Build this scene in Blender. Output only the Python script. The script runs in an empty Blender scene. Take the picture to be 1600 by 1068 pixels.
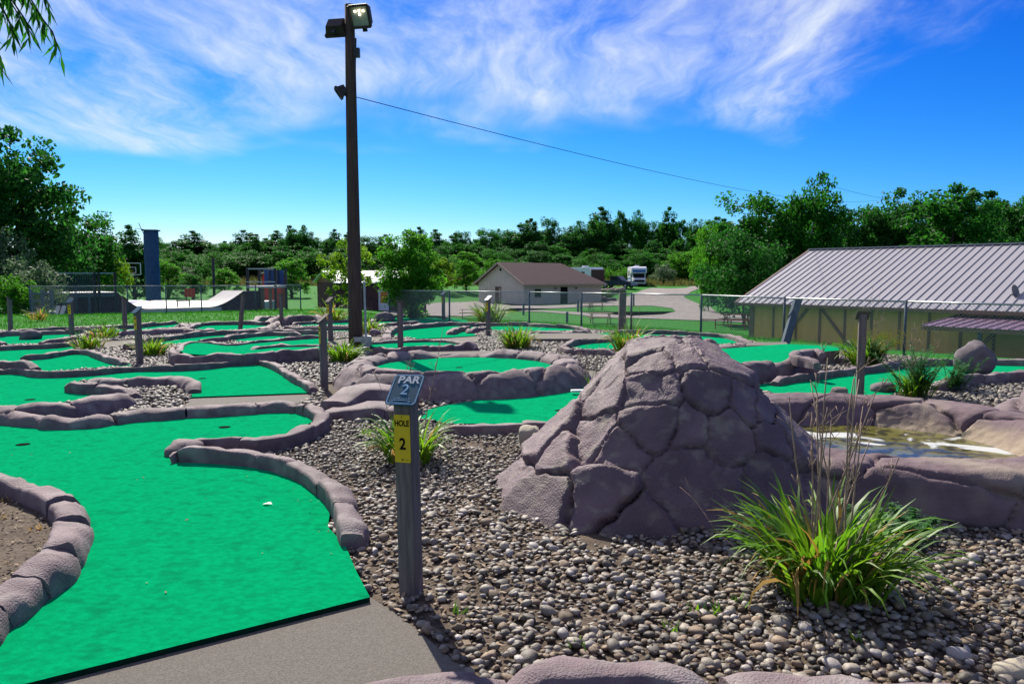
import bpy, bmesh, math, random
import numpy as np
from mathutils import Vector, Matrix, noise as mnoise

# ------------------------------------------------------------------ camera, sky, sun, exposure
S = bpy.context.scene
COL = S.collection
F_PX, CX, CY, CAM_H = 1200.0, 800.0, 534.0, 1.6
PITCH = math.atan(104.0 / F_PX)
cam = bpy.data.cameras.new('camera'); cam.lens = 27.0; cam.sensor_width = 36.0
cam.clip_start = 0.05; cam.clip_end = 9000.0
cam_o = bpy.data.objects.new('camera', cam); COL.objects.link(cam_o)
cam_o.location = (0, 0, CAM_H); cam_o.rotation_euler = (math.pi / 2 - PITCH, 0, 0)
S.camera = cam_o

SUN_AZ, SUN_EL = math.radians(-21.4), math.radians(41)      # azimuth from +Y towards +X
SUN_DIR = Vector((math.sin(SUN_AZ) * math.cos(SUN_EL), math.cos(SUN_AZ) * math.cos(SUN_EL), math.sin(SUN_EL)))
sun = bpy.data.lights.new('sun', 'SUN'); sun.energy = 5.0; sun.angle = math.radians(0.5); sun.color = (1.0, 0.93, 0.81)
sun_o = bpy.data.objects.new('sun', sun); COL.objects.link(sun_o)
sun_o.rotation_euler = SUN_DIR.to_track_quat('Z', 'Y').to_euler(); sun_o.location = (0, 0, 30)

W = bpy.data.worlds.new('World'); S.world = W; W.use_nodes = True
nt = W.node_tree; nt.nodes.clear()
def N(t, tree=None, **kw):
    n = (tree or nt).nodes.new(t)
    for k, v in kw.items(): setattr(n, k, v)
    return n
def build_world():
    L = nt.links.new
    out = N('ShaderNodeOutputWorld'); bg = N('ShaderNodeBackground'); bg.inputs[1].default_value = 0.052
    sky = N('ShaderNodeTexSky', sky_type='NISHITA'); sky.sun_disc = False
    sky.sun_elevation = SUN_EL; sky.sun_rotation = SUN_AZ
    sky.air_density = 1.0; sky.dust_density = 0.1; sky.ozone_density = 3.0
    # even colour grade of the whole sky: deeper, more saturated blue
    sc = N('ShaderNodeSeparateColor'); L(sky.outputs[0], sc.inputs[0]); hs = N('ShaderNodeCombineColor')
    for i, (gain, pw) in enumerate(((1.0, 3.0), (1.03, 1.80), (1.40, 1.0))):
        a_ = N('ShaderNodeMath', operation='MULTIPLY'); L(sc.outputs[i], a_.inputs[0]); a_.inputs[1].default_value = 0.1
        b_ = N('ShaderNodeMath', operation='POWER'); L(a_.outputs[0], b_.inputs[0]); b_.inputs[1].default_value = pw
        c_ = N('ShaderNodeMath', operation='MULTIPLY'); L(b_.outputs[0], c_.inputs[0]); c_.inputs[1].default_value = gain * 10
        L(c_.outputs[0], hs.inputs[i])
    tc = N('ShaderNodeTexCoord'); sep = N('ShaderNodeSeparateXYZ'); L(tc.outputs['Generated'], sep.inputs[0])
    def math_(op, a, b=None, c=None):
        m = N('ShaderNodeMath', operation=op)
        for i, v in enumerate((a, b, c)):
            if v is None: continue
            if isinstance(v, (int, float)): m.inputs[i].default_value = v
            else: L(v, m.inputs[i])
        return m.outputs[0]
    z = math_('ADD', math_('MAXIMUM', sep.outputs[2], 0.0), 0.15)
    u = math_('DIVIDE', sep.outputs[0], z); v = math_('DIVIDE', sep.outputs[1], z)
    comb = N('ShaderNodeCombineXYZ'); L(u, comb.inputs[0]); L(v, comb.inputs[1])
    # warp
    nw = N('ShaderNodeTexNoise'); nw.inputs['Scale'].default_value = 1.3; nw.inputs['Detail'].default_value = 3
    L(comb.outputs[0], nw.inputs['Vector'])
    wv = N('ShaderNodeVectorMath', operation='MULTIPLY_ADD'); L(nw.outputs['Color'], wv.inputs[0])
    wv.inputs[1].default_value = (0.55, 0.55, 0); L(comb.outputs[0], wv.inputs[2])
    mp = N('ShaderNodeMapping'); mp.inputs['Rotation'].default_value = (0, 0, math.radians(38)); mp.inputs['Scale'].default_value = (1.9, 0.85, 1)
    L(wv.outputs[0], mp.inputs['Vector'])
    n1 = N('ShaderNodeTexNoise'); n1.inputs['Scale'].default_value = 1.0; n1.inputs['Detail'].default_value = 11; n1.inputs['Roughness'].default_value = 0.64
    L(mp.outputs[0], n1.inputs['Vector'])
    n2 = N('ShaderNodeTexNoise'); n2.inputs['Scale'].default_value = 1.2; n2.inputs['Detail'].default_value = 3
    L(comb.outputs[0], n2.inputs['Vector'])
    # a sheet of cirrus: it ends some way ahead and to the right
    e1 = math_('ADD', math_('MULTIPLY', math_('SUBTRACT', 3.15, v), 1.6), math_('MULTIPLY', math_('SUBTRACT', n2.outputs[0], 0.52), 3.4))
    e2 = math_('ADD', math_('MULTIPLY', math_('SUBTRACT', 1.22, u), 2.0), math_('MULTIPLY', math_('SUBTRACT', n1.outputs[0], 0.5), 2.0))
    def clamp01(x):
        m = N('ShaderNodeMapRange', interpolation_type='SMOOTHSTEP'); L(x, m.inputs[0]); return m.outputs[0]
    mask = math_('MULTIPLY', clamp01(e1), clamp01(e2))
    mr = N('ShaderNodeMapRange', interpolation_type='SMOOTHSTEP'); L(n1.outputs[0], mr.inputs[0])
    mr.inputs[1].default_value = 0.30; mr.inputs[2].default_value = 0.68
    # fine fibres combed through the sheet
    mp2 = N('ShaderNodeMapping'); mp2.inputs['Rotation'].default_value = (0, 0, math.radians(30)); mp2.inputs['Scale'].default_value = (9.0, 1.6, 1); L(wv.outputs[0], mp2.inputs['Vector'])
    n3 = N('ShaderNodeTexNoise'); n3.inputs['Scale'].default_value = 1.0; n3.inputs['Detail'].default_value = 8; n3.inputs['Roughness'].default_value = .6; L(mp2.outputs[0], n3.inputs['Vector'])
    m3 = N('ShaderNodeMapRange'); L(n3.outputs[0], m3.inputs[0]); m3.inputs[1].default_value = .3; m3.inputs[2].default_value = .62; m3.inputs[3].default_value = .45
    cl = math_('MULTIPLY', math_('MULTIPLY', math_('MULTIPLY', mr.outputs[0], mask), m3.outputs[0]), 0.95)
    mix = N('ShaderNodeMix', data_type='RGBA'); L(cl, mix.inputs[0]); L(hs.outputs[0], mix.inputs[6])
    mix.inputs[7].default_value = (9.0, 9.7, 10.4, 1)
    L(mix.outputs[2], bg.inputs[0]); L(bg.outputs[0], out.inputs[0])
build_world()
S.view_settings.view_transform = 'Standard'; S.view_settings.look = 'None'
S.view_settings.exposure = 0.90; S.view_settings.gamma = 1.0; S.view_settings.use_curve_mapping = False
S.render.engine = 'CYCLES'
S.cycles.max_bounces = 6; S.cycles.transparent_max_bounces = 6

# ------------------------------------------------------------------ projection helpers (pixel of the photo -> place in the world)
cp, sp_ = math.cos(PITCH), math.sin(PITCH)
def ray(px, py):
    dx, dy = (px - CX) / F_PX, (CY - py) / F_PX
    return Vector((dx, cp + dy * sp_, -sp_ + dy * cp))
def G(px, py, z=0.0):
    d = ray(px, py); t = (z - CAM_H) / d.z
    return Vector((d.x * t, d.y * t, z))
def at(px, py, Y):
    d = ray(px, py); t = Y / d.y
    return Vector((d.x * t, Y, CAM_H + d.z * t))
def sst(a, b, x):
    t = np.clip((x - a) / (b - a), 0, 1); return t * t * (3 - 2 * t)
FX = np.array([-60, -19, -11.3, -9.6, -4.5, -2.1, .6, 3.1, 4.95, 6.3, 7.9, 8.9, 14, 60.])
FY = np.array([30, 30, 34, 35, 28.5, 26, 24.8, 22.3, 21, 17.8, 15.8, 14, 9, 9.])
def terrain(x, y):
    x = np.asarray(x, float); y = np.asarray(y, float)
    s = y - np.interp(x, FX, FY)
    right = -1.9 * sst(0.3, 24, s)
    left = -0.45 * sst(0, 10, s) - 0.9 * sst(12, 45, s)
    k = sst(-15, -3, x)
    z = left * (1 - k) + right * k
    z = z + 1.75 * sst(97, 122, y) * np.where(True, k * 1.0 + (1 - k) * 0.7, 0)
    z = z + 2.5 * sst(122, 172, y) + 1.2 * sst(170, 400, y)
    return z - 0.03
def T(px, py):
    d = ray(px, py); lo, t = 1.0, 1.0
    while t < 900:
        if CAM_H + d.z * t < float(terrain(d.x * t, d.y * t)): break
        lo = t; t *= 1.01
    hi = t
    for _ in range(30):
        m = (lo + hi) / 2
        if CAM_H + d.z * m < float(terrain(d.x * m, d.y * m)): hi = m
        else: lo = m
    return Vector((d.x * hi, d.y * hi, CAM_H + d.z * hi))
def on_ground(x, y): return Vector((x, y, float(terrain(x, y))))

# ------------------------------------------------------------------ object helpers
def tag(o, label=None, cat=None, group=None, kind=None):
    if label: o['label'] = label
    if cat: o['category'] = cat
    if group: o['group'] = group
    if kind: o['kind'] = kind
    return o
def empty(name, loc=(0, 0, 0), rz=0.0, label=None, cat=None, group=None):
    o = bpy.data.objects.new(name, None); COL.objects.link(o)
    o.location = loc; o.rotation_euler = (0, 0, rz); o.empty_display_size = 0.1
    return tag(o, label, cat, group)
def base_of(p):
    b = Vector((0, 0, 0))
    while p is not None: b += p.location; p = p.parent
    return b
def link(name, me, parent=None, loc=None, rot=None, scale=None):
    o = bpy.data.objects.new(name, me); COL.objects.link(o)
    if parent is not None: o.parent = parent
    if loc is not None: o.location = loc
    if rot is not None: o.rotation_euler = rot
    if scale is not None: o.scale = scale
    return o
def mk(name, verts, faces, mat, parent=None, smooth=False, world=False):
    """one mesh object; world=True: the coordinates are world ones and the parent is unrotated"""
    if world and parent is not None:
        b = base_of(parent); verts = [(v[0] - b.x, v[1] - b.y, v[2] - b.z) for v in verts]
    me = bpy.data.meshes.new(name); me.from_pydata([tuple(v) for v in verts], [], [tuple(f) for f in faces])
    if mat is not None: me.materials.append(mat)
    if smooth: me.polygons.foreach_set('use_smooth', [True] * len(me.polygons))
    me.update()
    return link(name, me, parent)
def mk_np(name, V, Fq, mat, parent=None, smooth=False, loc=None):
    """numpy fast path, Fq is (n,k) with constant k"""
    me = bpy.data.meshes.new(name); n, k = Fq.shape
    me.vertices.add(len(V)); me.vertices.foreach_set('co', np.ascontiguousarray(V, dtype=np.float32).ravel())
    me.loops.add(n * k); me.loops.foreach_set('vertex_index', np.ascontiguousarray(Fq, dtype=np.int32).ravel())
    me.polygons.add(n); me.polygons.foreach_set('loop_start', np.arange(0, n * k, k, dtype=np.int32))
    me.polygons.foreach_set('loop_total', np.full(n, k, dtype=np.int32))
    if smooth: me.polygons.foreach_set('use_smooth', np.ones(n, dtype=bool))
    me.materials.append(mat); me.update(calc_edges=True); me.validate()
    return link(name, me, parent, loc)
class B:
    """collects boxes, tubes, prisms into one mesh"""
    def __init__(s): s.v = []; s.f = []
    def box(s, x0, x1, y0, y1, z0, z1, M=None):
        n = len(s.v)
        c = [Vector(p) for p in ((x0, y0, z0), (x1, y0, z0), (x1, y1, z0), (x0, y1, z0), (x0, y0, z1), (x1, y0, z1), (x1, y1, z1), (x0, y1, z1))]
        if M is not None: c = [M @ p for p in c]
        s.v += c; s.f += [tuple(n + i for i in q) for q in ((0, 3, 2, 1), (4, 5, 6, 7), (0, 1, 5, 4), (1, 2, 6, 5), (2, 3, 7, 6), (3, 0, 4, 7))]
        return s
    def bar(s, a, b, w, h=None, up=(0, 0, 1)):
        a, b = Vector(a), Vector(b); d = (b - a); L = d.length; d.normalize()
        x = d.cross(Vector(up))
        if x.length < 1e-4: x = d.cross(Vector((1, 0, 0)))
        x.normalize(); y = x.cross(d); h = h or w
        n = len(s.v)
        for p in (a, b):
            for i, j in ((-1, -1), (1, -1), (1, 1), (-1, 1)): s.v.append(p + x * (i * w / 2) + y * (j * h / 2))
        s.f += [tuple(n + i for i in q) for q in ((0, 1, 2, 3), (7, 6, 5, 4), (0, 4, 5, 1), (1, 5, 6, 2), (2, 6, 7, 3), (3, 7, 4, 0))]
        return s
    def tube(s, pts, r, k=6, cap=True):
        pts = [Vector(p) for p in pts]; n0 = len(s.v); m = len(pts)
        rs = r if isinstance(r, (list, tuple)) else [r] * m
        for i, p in enumerate(pts):
            d = (pts[min(i + 1, m - 1)] - pts[max(i - 1, 0)]).normalized()
            x = d.cross(Vector((0, 0, 1)))
            if x.length < 1e-3: x = Vector((1, 0, 0))
            x.normalize(); y = x.cross(d)
            for j in range(k):
                a = 2 * math.pi * j / k; s.v.append(p + (x * math.cos(a) + y * math.sin(a)) * rs[i])
        for i in range(m - 1):
            for j in range(k):
                s.f.append((n0 + i * k + j, n0 + i * k + (j + 1) % k, n0 + (i + 1) * k + (j + 1) % k, n0 + (i + 1) * k + j))
        if cap:
            s.f.append(tuple(n0 + j for j in range(k))[::-1]); s.f.append(tuple(n0 + (m - 1) * k + j for j in range(k)))
        return s
    def prism(s, poly, z0, z1):
        n = len(s.v); k = len(poly)
        s.v += [Vector((p[0], p[1], z0)) for p in poly] + [Vector((p[0], p[1], z1)) for p in poly]
        s.f += [tuple(range(n + k - 1, n - 1, -1)), tuple(range(n + k, n + 2 * k))]
        s.f += [(n + i, n + (i + 1) % k, n + k + (i + 1) % k, n + k + i) for i in range(k)]
        return s
    def profile_x(s, poly, x0, x1):      # poly of (y,z) extruded along x
        n = len(s.v); k = len(poly)
        s.v += [Vector((x0, p[0], p[1])) for p in poly] + [Vector((x1, p[0], p[1])) for p in poly]
        s.f += [tuple(range(n + k - 1, n - 1, -1)), tuple(range(n + k, n + 2 * k))]
        s.f += [(n + i, n + (i + 1) % k, n + k + (i + 1) % k, n + k + i) for i in range(k)]
        return s
    def quad(s, a, b, c, d):
        n = len(s.v); s.v += [Vector(a), Vector(b), Vector(c), Vector(d)]; s.f.append((n, n + 1, n + 2, n + 3)); return s
    def build(s, name, mat, parent=None, smooth=False, world=False, bevel=0.0):
        o = mk(name, s.v, s.f, mat, parent, smooth, world)
        bm = bmesh.new(); bm.from_mesh(o.data)
        bmesh.ops.recalc_face_normals(bm, faces=bm.faces[:])
        if bevel > 0:
            bmesh.ops.bevel(bm, geom=bm.edges[:], offset=bevel, segments=2, affect='EDGES', clamp_overlap=True)
        bm.to_mesh(o.data); bm.free()
        return o

# ------------------------------------------------------------------ materials
# albedo of the sunlit ground materials, for the exposure set above
ALB = {'green_carpet': .63, 'shade_painted_carpet_edge': .7, 'painted_rock': .60, 'carved_rock': .72, 'pond_concrete': .68, 'grey_boulder': .7, 'pebbles': .76, 'tan_pebbles': .78, 'pale_pebbles': .66,
       'concrete': .54, 'gravel_road': .62, 'lawn_grass': .66, 'brown_soil': .75, 'mauve_metal_roof': .56, 'plum_metal_roof': .62, 'plum_shingles': .62, 'white_paint': .8, 'pale_ramp_sheet': .8, 'pale_stone': .7,
       'lawn_blades': .62, 'blade_green': .75, 'meadow_grass': .65, 'leaves_light': .72, 'leaves_yellow_green': .7, 'leaves_mid': .85, 'leaves_silver': .7, 'feathery_green': .75, 'dry_stalk': .7, 'blade_dry': .75, 'dead_leaves': .65}
def mat(name, c1, c2=None, scale=6.0, rough=0.8, bump=0.0, bscale=None, detail=4.0, coord='Object', island=0.0, objrand=0.0,
        metal=0.0, spec=0.3, lo=0.35, hi=0.65, dirt=None, dscale=1.0, dlo=0.55, dhi=0.75, trans=0.0, sheen=0.0, stretch=None):
    m = bpy.data.materials.new(name); m.use_nodes = True; t = m.node_tree; L = t.links.new
    b = t.nodes['Principled BSDF']; b.inputs['Roughness'].default_value = rough; b.inputs['Metallic'].default_value = metal
    b.inputs['Specular IOR Level'].default_value = spec
    if sheen: b.inputs['Sheen Weight'].default_value = sheen; b.inputs['Sheen Roughness'].default_value = .45; b.inputs['Sheen Tint'].default_value = (.05, 1.0, .55, 1)
    k_ = ALB.get(name, 1.0); c1 = tuple(x * k_ for x in c1); c2 = tuple(x * k_ for x in c2) if c2 else None; dirt = tuple(x * k_ for x in dirt) if dirt else None
    tc = t.nodes.new('ShaderNodeTexCoord'); geo = t.nodes.new('ShaderNodeNewGeometry')
    vec = geo.outputs['Position'] if coord == 'World' else tc.outputs[coord]
    if stretch:
        mp = t.nodes.new('ShaderNodeMapping'); mp.inputs['Scale'].default_value = stretch; L(vec, mp.inputs[0]); vec = mp.outputs[0]
    col = None
    if c2 is None: c2 = tuple(x * 0.8 for x in c1)
    nz = t.nodes.new('ShaderNodeTexNoise'); nz.inputs['Scale'].default_value = scale; nz.inputs['Detail'].default_value = detail; L(vec, nz.inputs['Vector'])
    mr = t.nodes.new('ShaderNodeMapRange'); mr.inputs[1].default_value = lo; mr.inputs[2].default_value = hi; L(nz.outputs[0], mr.inputs[0])
    mx = t.nodes.new('ShaderNodeMix'); mx.data_type = 'RGBA'; L(mr.outputs[0], mx.inputs[0])
    mx.inputs[6].default_value = (*c1, 1); mx.inputs[7].default_value = (*c2, 1); col = mx.outputs[2]
    if dirt is not None:
        n2 = t.nodes.new('ShaderNodeTexNoise'); n2.inputs['Scale'].default_value = dscale; n2.inputs['Detail'].default_value = 6; L(vec, n2.inputs['Vector'])
        m2 = t.nodes.new('ShaderNodeMapRange'); m2.inputs[1].default_value = dlo; m2.inputs[2].default_value = dhi; L(n2.outputs[0], m2.inputs[0])
        x2 = t.nodes.new('ShaderNodeMix'); x2.data_type = 'RGBA'; L(m2.outputs[0], x2.inputs[0]); L(col, x2.inputs[6]); x2.inputs[7].default_value = (*dirt, 1); col = x2.outputs[2]
    if island or objrand:
        src = geo.outputs['Random Per Island'] if island else t.nodes.new('ShaderNodeObjectInfo').outputs['Random']
        amt = island or objrand
        m3 = t.nodes.new('ShaderNodeMapRange'); m3.inputs[3].default_value = 1 - amt; m3.inputs[4].default_value = 1 + amt; L(src, m3.inputs[0])
        hs = t.nodes.new('ShaderNodeHueSaturation'); L(m3.outputs[0], hs.inputs['Value']); L(col, hs.inputs['Color']); col = hs.outputs[0]
    L(col, b.inputs['Base Color'])
    if bump:
        n4 = t.nodes.new('ShaderNodeTexNoise'); n4.inputs['Scale'].default_value = bscale or scale * 4; n4.inputs['Detail'].default_value = 5; L(vec, n4.inputs['Vector'])
        bp = t.nodes.new('ShaderNodeBump'); bp.inputs['Strength'].default_value = 1.0; bp.inputs['Distance'].default_value = bump; L(n4.outputs[0], bp.inputs['Height']); L(bp.outputs[0], b.inputs['Normal'])
    if trans:
        tr = t.nodes.new('ShaderNodeBsdfTranslucent'); ms = t.nodes.new('ShaderNodeMixShader'); ms.inputs[0].default_value = trans
        hs2 = t.nodes.new('ShaderNodeHueSaturation'); hs2.inputs['Value'].default_value = 1.7; hs2.inputs['Hue'].default_value = 0.494; L(col, hs2.inputs['Color'])
        L(hs2.outputs[0], tr.inputs[0]); L(b.outputs[0], ms.inputs[1]); L(tr.outputs[0], ms.inputs[2]); L(ms.outputs[0], t.nodes['Material Output'].inputs[0])
    return m
M = {}
M['grass'] = mat('lawn_grass', (.010, .18, .002), (.022, .225, .004), 2.2, .9, .03, 40, coord='World', dirt=(.06, .17, .008), dscale=.35, dlo=.58, dhi=.85, spec=.1)
M['soil'] = mat('brown_soil', (.085, .06, .042), (.14, .105, .075), 9, .95, .02, 60, coord='World')
M['road'] = mat('gravel_road', (.36, .32, .30), (.27, .24, .225), 1.3, .95, .03, 30, coord='World', detail=8)
M['concrete'] = mat('concrete', (.27, .24, .205), (.19, .17, .145), 120, .9, .006, 240, coord='World', lo=.40, hi=.60, dirt=(.19, .17, .145), dscale=1.1)
M['carpet'] = mat('green_carpet', (.0005, .44, .158), (.0004, .33, .112), 22.0, .95, .004, 260, coord='World', spec=.0, dirt=(.002, .21, .08), dscale=9, dlo=.50, dhi=.80, sheen=.22, stretch=(1, 1.35, 1))
M['carpet_edge'] = mat('shade_painted_carpet_edge', (.003, .04, .022), None, 8, .95, coord='World', spec=0.0)  # near-black green puts the shade on the slab's side face into the colour
M['rock'] = mat('painted_rock', (.25, .175, .190), (.165, .112, .13), 9, .78, .010, 95, coord='World', spec=.45, dirt=(.32, .27, .265), dscale=5, dlo=.50, dhi=.70, objrand=.16)
M['mound'] = mat('carved_rock', (.18, .118, .135), (.12, .076, .092), 4, .72, .010, 75, coord='World', spec=.45, dirt=(.24, .19, .165), dscale=9, dlo=.52, dhi=.68, objrand=.2)
M['pondrock'] = mat('pond_concrete', (.205, .140, .155), (.145, .098, .113), 4, .85, .006, 90, coord='World', dirt=(.33, .27, .215), dscale=1.6, dlo=.50, dhi=.72)
M['sandy'] = mat('stained_concrete', (.36, .29, .21), (.22, .175, .14), 5, .9, .006, 60, coord='World', dirt=(.05, .045, .03), dscale=4, dlo=.58, dhi=.75)
M['boulder'] = mat('grey_boulder', (.20, .165, .18), (.13, .105, .12), 7, .85, .01, 40)
M['pebble'] = mat('pebbles', (.27, .235, .19), (.15, .128, .105), 30, .62, .002, 160, island=.6, spec=.35)
M['pebble_pale'] = mat('pale_pebbles', (.42, .38, .35), (.33, .29, .27), 30, .6, .002, 160, island=.25, spec=.5)
M['pebble_warm'] = mat('tan_pebbles', (.25, .185, .125), (.17, .12, .08), 30, .75, .002, 160, island=.4, spec=.4)
M['wood'] = mat('weathered_wood', (.16, .135, .125), (.095, .08, .078), 9, .9, .003, 60, stretch=(6, 6, .5))
M['pole'] = mat('brown_pole', (.085, .052, .042), (.05, .03, .028), 6, .9, .006, 30, stretch=(5, 5, .4))
M['yellow'] = mat('yellow_plate', (.60, .42, .012), (.54, .37, .012), 12, .5)
M['blue_plate'] = mat('teal_plate', (.012, .075, .115), (.010, .06, .095), 10, .45)
M['white'] = mat('white_paint', (.74, .74, .74), (.66, .66, .66), 10, .6)
M['black'] = mat('black_paint', (.012, .012, .012), None, 10, .8, spec=0.0)
M['ink_blue'] = mat('light_blue_print', (.30, .50, .68), None, 10, .6)
M['galv'] = mat('galvanised_steel', (.36, .37, .38), (.28, .29, .30), 8, .5, metal=.6)
M['dark_steel'] = mat('dark_steel', (.03, .03, .035), None, 8, .5, metal=.3)
M['blue_post'] = mat('blue_grey_timber', (.07, .105, .135), (.05, .075, .1), 8, .85, .003, 40)
M['lamp_body'] = mat('lamp_housing', (.035, .022, .022), None, 8, .6)
M['leaf'] = mat('leaves_mid', (.013, .100, .008), (.024, .135, .010), 1.2, .6, island=.45, trans=.46, spec=.12)
M['leaf_dark'] = mat('leaves_dark', (.011, .075, .010), (.019, .100, .012), 1.2, .6, island=.45, trans=.42, spec=.12)
M['leaf_light'] = mat('leaves_light', (.040, .20, .010), (.070, .25, .014), 1.2, .6, island=.4, trans=.55, spec=.12)
M['leaf_yellow'] = mat('leaves_yellow_green', (.10, .25, .010), (.15, .28, .014), 1.2, .6, island=.4, trans=.55, spec=.12)
M['leaf_silver'] = mat('leaves_silver', (.10, .17, .085), (.07, .15, .05), 1.2, .6, island=.4, trans=.3, spec=.3)
M['bark'] = mat('bark', (.06, .045, .035), (.035, .028, .022), 9, .95, .02, 20)
M['blade'] = mat('blade_green', (.075, .22, .008), (.16, .31, .012), 3, .5, island=.4, trans=.4, spec=.4)
M['blade_dry'] = mat('blade_dry', (.38, .22, .035), (.45, .30, .08), 3, .7, island=.4, trans=.3)
M['stalk'] = mat('dry_stalk', (.40, .29, .21), (.28, .20, .145), 20, .85, island=.2)
M['feather'] = mat('feathery_green', (.045, .19, .045), (.07, .23, .04), 3, .6, island=.35, trans=.35)
M['goldenrod'] = mat('goldenrod_yellow', (.42, .33, .02), (.3, .3, .03), 6, .7, island=.3, trans=.3)
M['meadow'] = mat('meadow_grass', (.17, .155, .045), (.11, .13, .03), .4, .9, island=.45, trans=.3)
M['roof_metal'] = mat('mauve_metal_roof', (.50, .475, .505), (.455, .43, .46), .6, .42, spec=.5)
M['roof_plum'] = mat('plum_metal_roof', (.26, .15, .22), (.22, .125, .19), .6, .42, spec=.5)
M['barn_wall'] = mat('tan_boards', (.80, .43, .13), (.70, .37, .11), 1.5, .9, .004, 30, stretch=(3, 3, .4))
M['barn_trim'] = mat('brown_trim', (.23, .14, .085), (.18, .11, .065), 3, .9)
M['shingle'] = mat('plum_shingles', (.115, .058, .068), (.075, .04, .048), 6, .95, .02, 14)
M['cottage'] = mat('cream_siding', (.52, .46, .39), (.47, .42, .35), 1.0, .85)
M['cottage_trim'] = mat('tan_trim', (.38, .30, .235), None, 3, .8)
M['dark_glass'] = mat('dark_glass', (.012, .015, .02), None, 4, .08, spec=.6)
M['door_brown'] = mat('brown_door', (.10, .05, .035), None, 5, .6)
M['shed_wall'] = mat('dark_red_wall', (.085, .04, .04), (.065, .03, .03), 2, .9)
M['shed_roof'] = mat('white_metal_roof', (.72, .72, .72), None, 2, .4)
M['ramp_side'] = mat('dark_plum_plywood', (.045, .02, .038), (.03, .015, .03), 3, .85)
M['ramp_face'] = mat('pale_ramp_sheet', (.56, .53, .53), (.46, .43, .43), 1.0, .6, dirt=(.33, .27, .25), dscale=.8)
M['tower_blue'] = mat('blue_climbing_wall', (.035, .075, .19), (.026, .055, .145), 1.5, .9, .05, 5)
M['red'] = mat('red_plastic', (.42, .03, .025), None, 4, .5)
M['blue'] = mat('blue_vinyl', (.02, .04, .30), None, 4, .5)
M['purple'] = mat('purple_vinyl', (.18, .02, .12), None, 4, .5)
M['rv_white'] = mat('white_fibreglass', (.72, .73, .75), None, 3, .35, spec=.5)
M['rv_blue'] = mat('blue_stripe', (.05, .16, .40), None, 3, .4)
M['truck'] = mat('dark_blue_paint', (.012, .02, .05), None, 3, .2, spec=.6)
M['tyre'] = mat('tyre_rubber', (.015, .015, .015), None, 8, .9)
M['picnic'] = mat('picnic_timber', (.27, .21, .145), (.2, .155, .11), 4, .9)
M['red_rail'] = mat('rusty_red_steel', (.20, .035, .022), None, 8, .7)
M['litter'] = mat('dead_leaves', (.36, .29, .22), (.25, .17, .10), 9, .9, island=.5)
M['bronze'] = mat('dish_grey', (.14, .14, .16), None, 5, .5)
M['paper'] = mat('pale_stone', (.45, .40, .31), (.36, .31, .24), 6, .9, .004, 40)
def pond_inner_mat():
    m = M['pondrock'].copy(); m.name = 'pond_inner_concrete'; t = m.node_tree; L = t.links.new; b = t.nodes['Principled BSDF']
    src = b.inputs['Base Color'].links[0].from_socket; geo = t.nodes.new('ShaderNodeNewGeometry'); sx = t.nodes.new('ShaderNodeSeparateXYZ'); L(geo.outputs['Position'], sx.inputs[0])
    n = t.nodes.new('ShaderNodeTexNoise'); n.inputs['Scale'].default_value = 2.2; n.inputs['Detail'].default_value = 7; L(geo.outputs['Position'], n.inputs['Vector'])
    a = t.nodes.new('ShaderNodeMath'); a.operation = 'MULTIPLY_ADD'; L(n.outputs[0], a.inputs[0]); a.inputs[1].default_value = -.34; L(sx.outputs[2], a.inputs[2])
    f = t.nodes.new('ShaderNodeMapRange'); f.inputs[1].default_value = .13; f.inputs[2].default_value = .02; L(a.outputs[0], f.inputs[0])
    x = t.nodes.new('ShaderNodeMix'); x.data_type = 'RGBA'; L(f.outputs[0], x.inputs[0]); L(src, x.inputs[6]); x.inputs[7].default_value = (.25, .195, .14, 1)
    n3 = t.nodes.new('ShaderNodeTexNoise'); n3.inputs['Scale'].default_value = 6; n3.inputs['Detail'].default_value = 8; L(geo.outputs['Position'], n3.inputs['Vector'])
    f3 = t.nodes.new('ShaderNodeMapRange'); f3.inputs[1].default_value = .57; f3.inputs[2].default_value = .70; L(n3.outputs[0], f3.inputs[0])
    y = t.nodes.new('ShaderNodeMix'); y.data_type = 'RGBA'; L(f3.outputs[0], y.inputs[0]); L(x.outputs[2], y.inputs[6]); y.inputs[7].default_value = (.05, .042, .03, 1)
    L(y.outputs[2], b.inputs['Base Color']); return m
M['sandy'] = pond_inner_mat()
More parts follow.
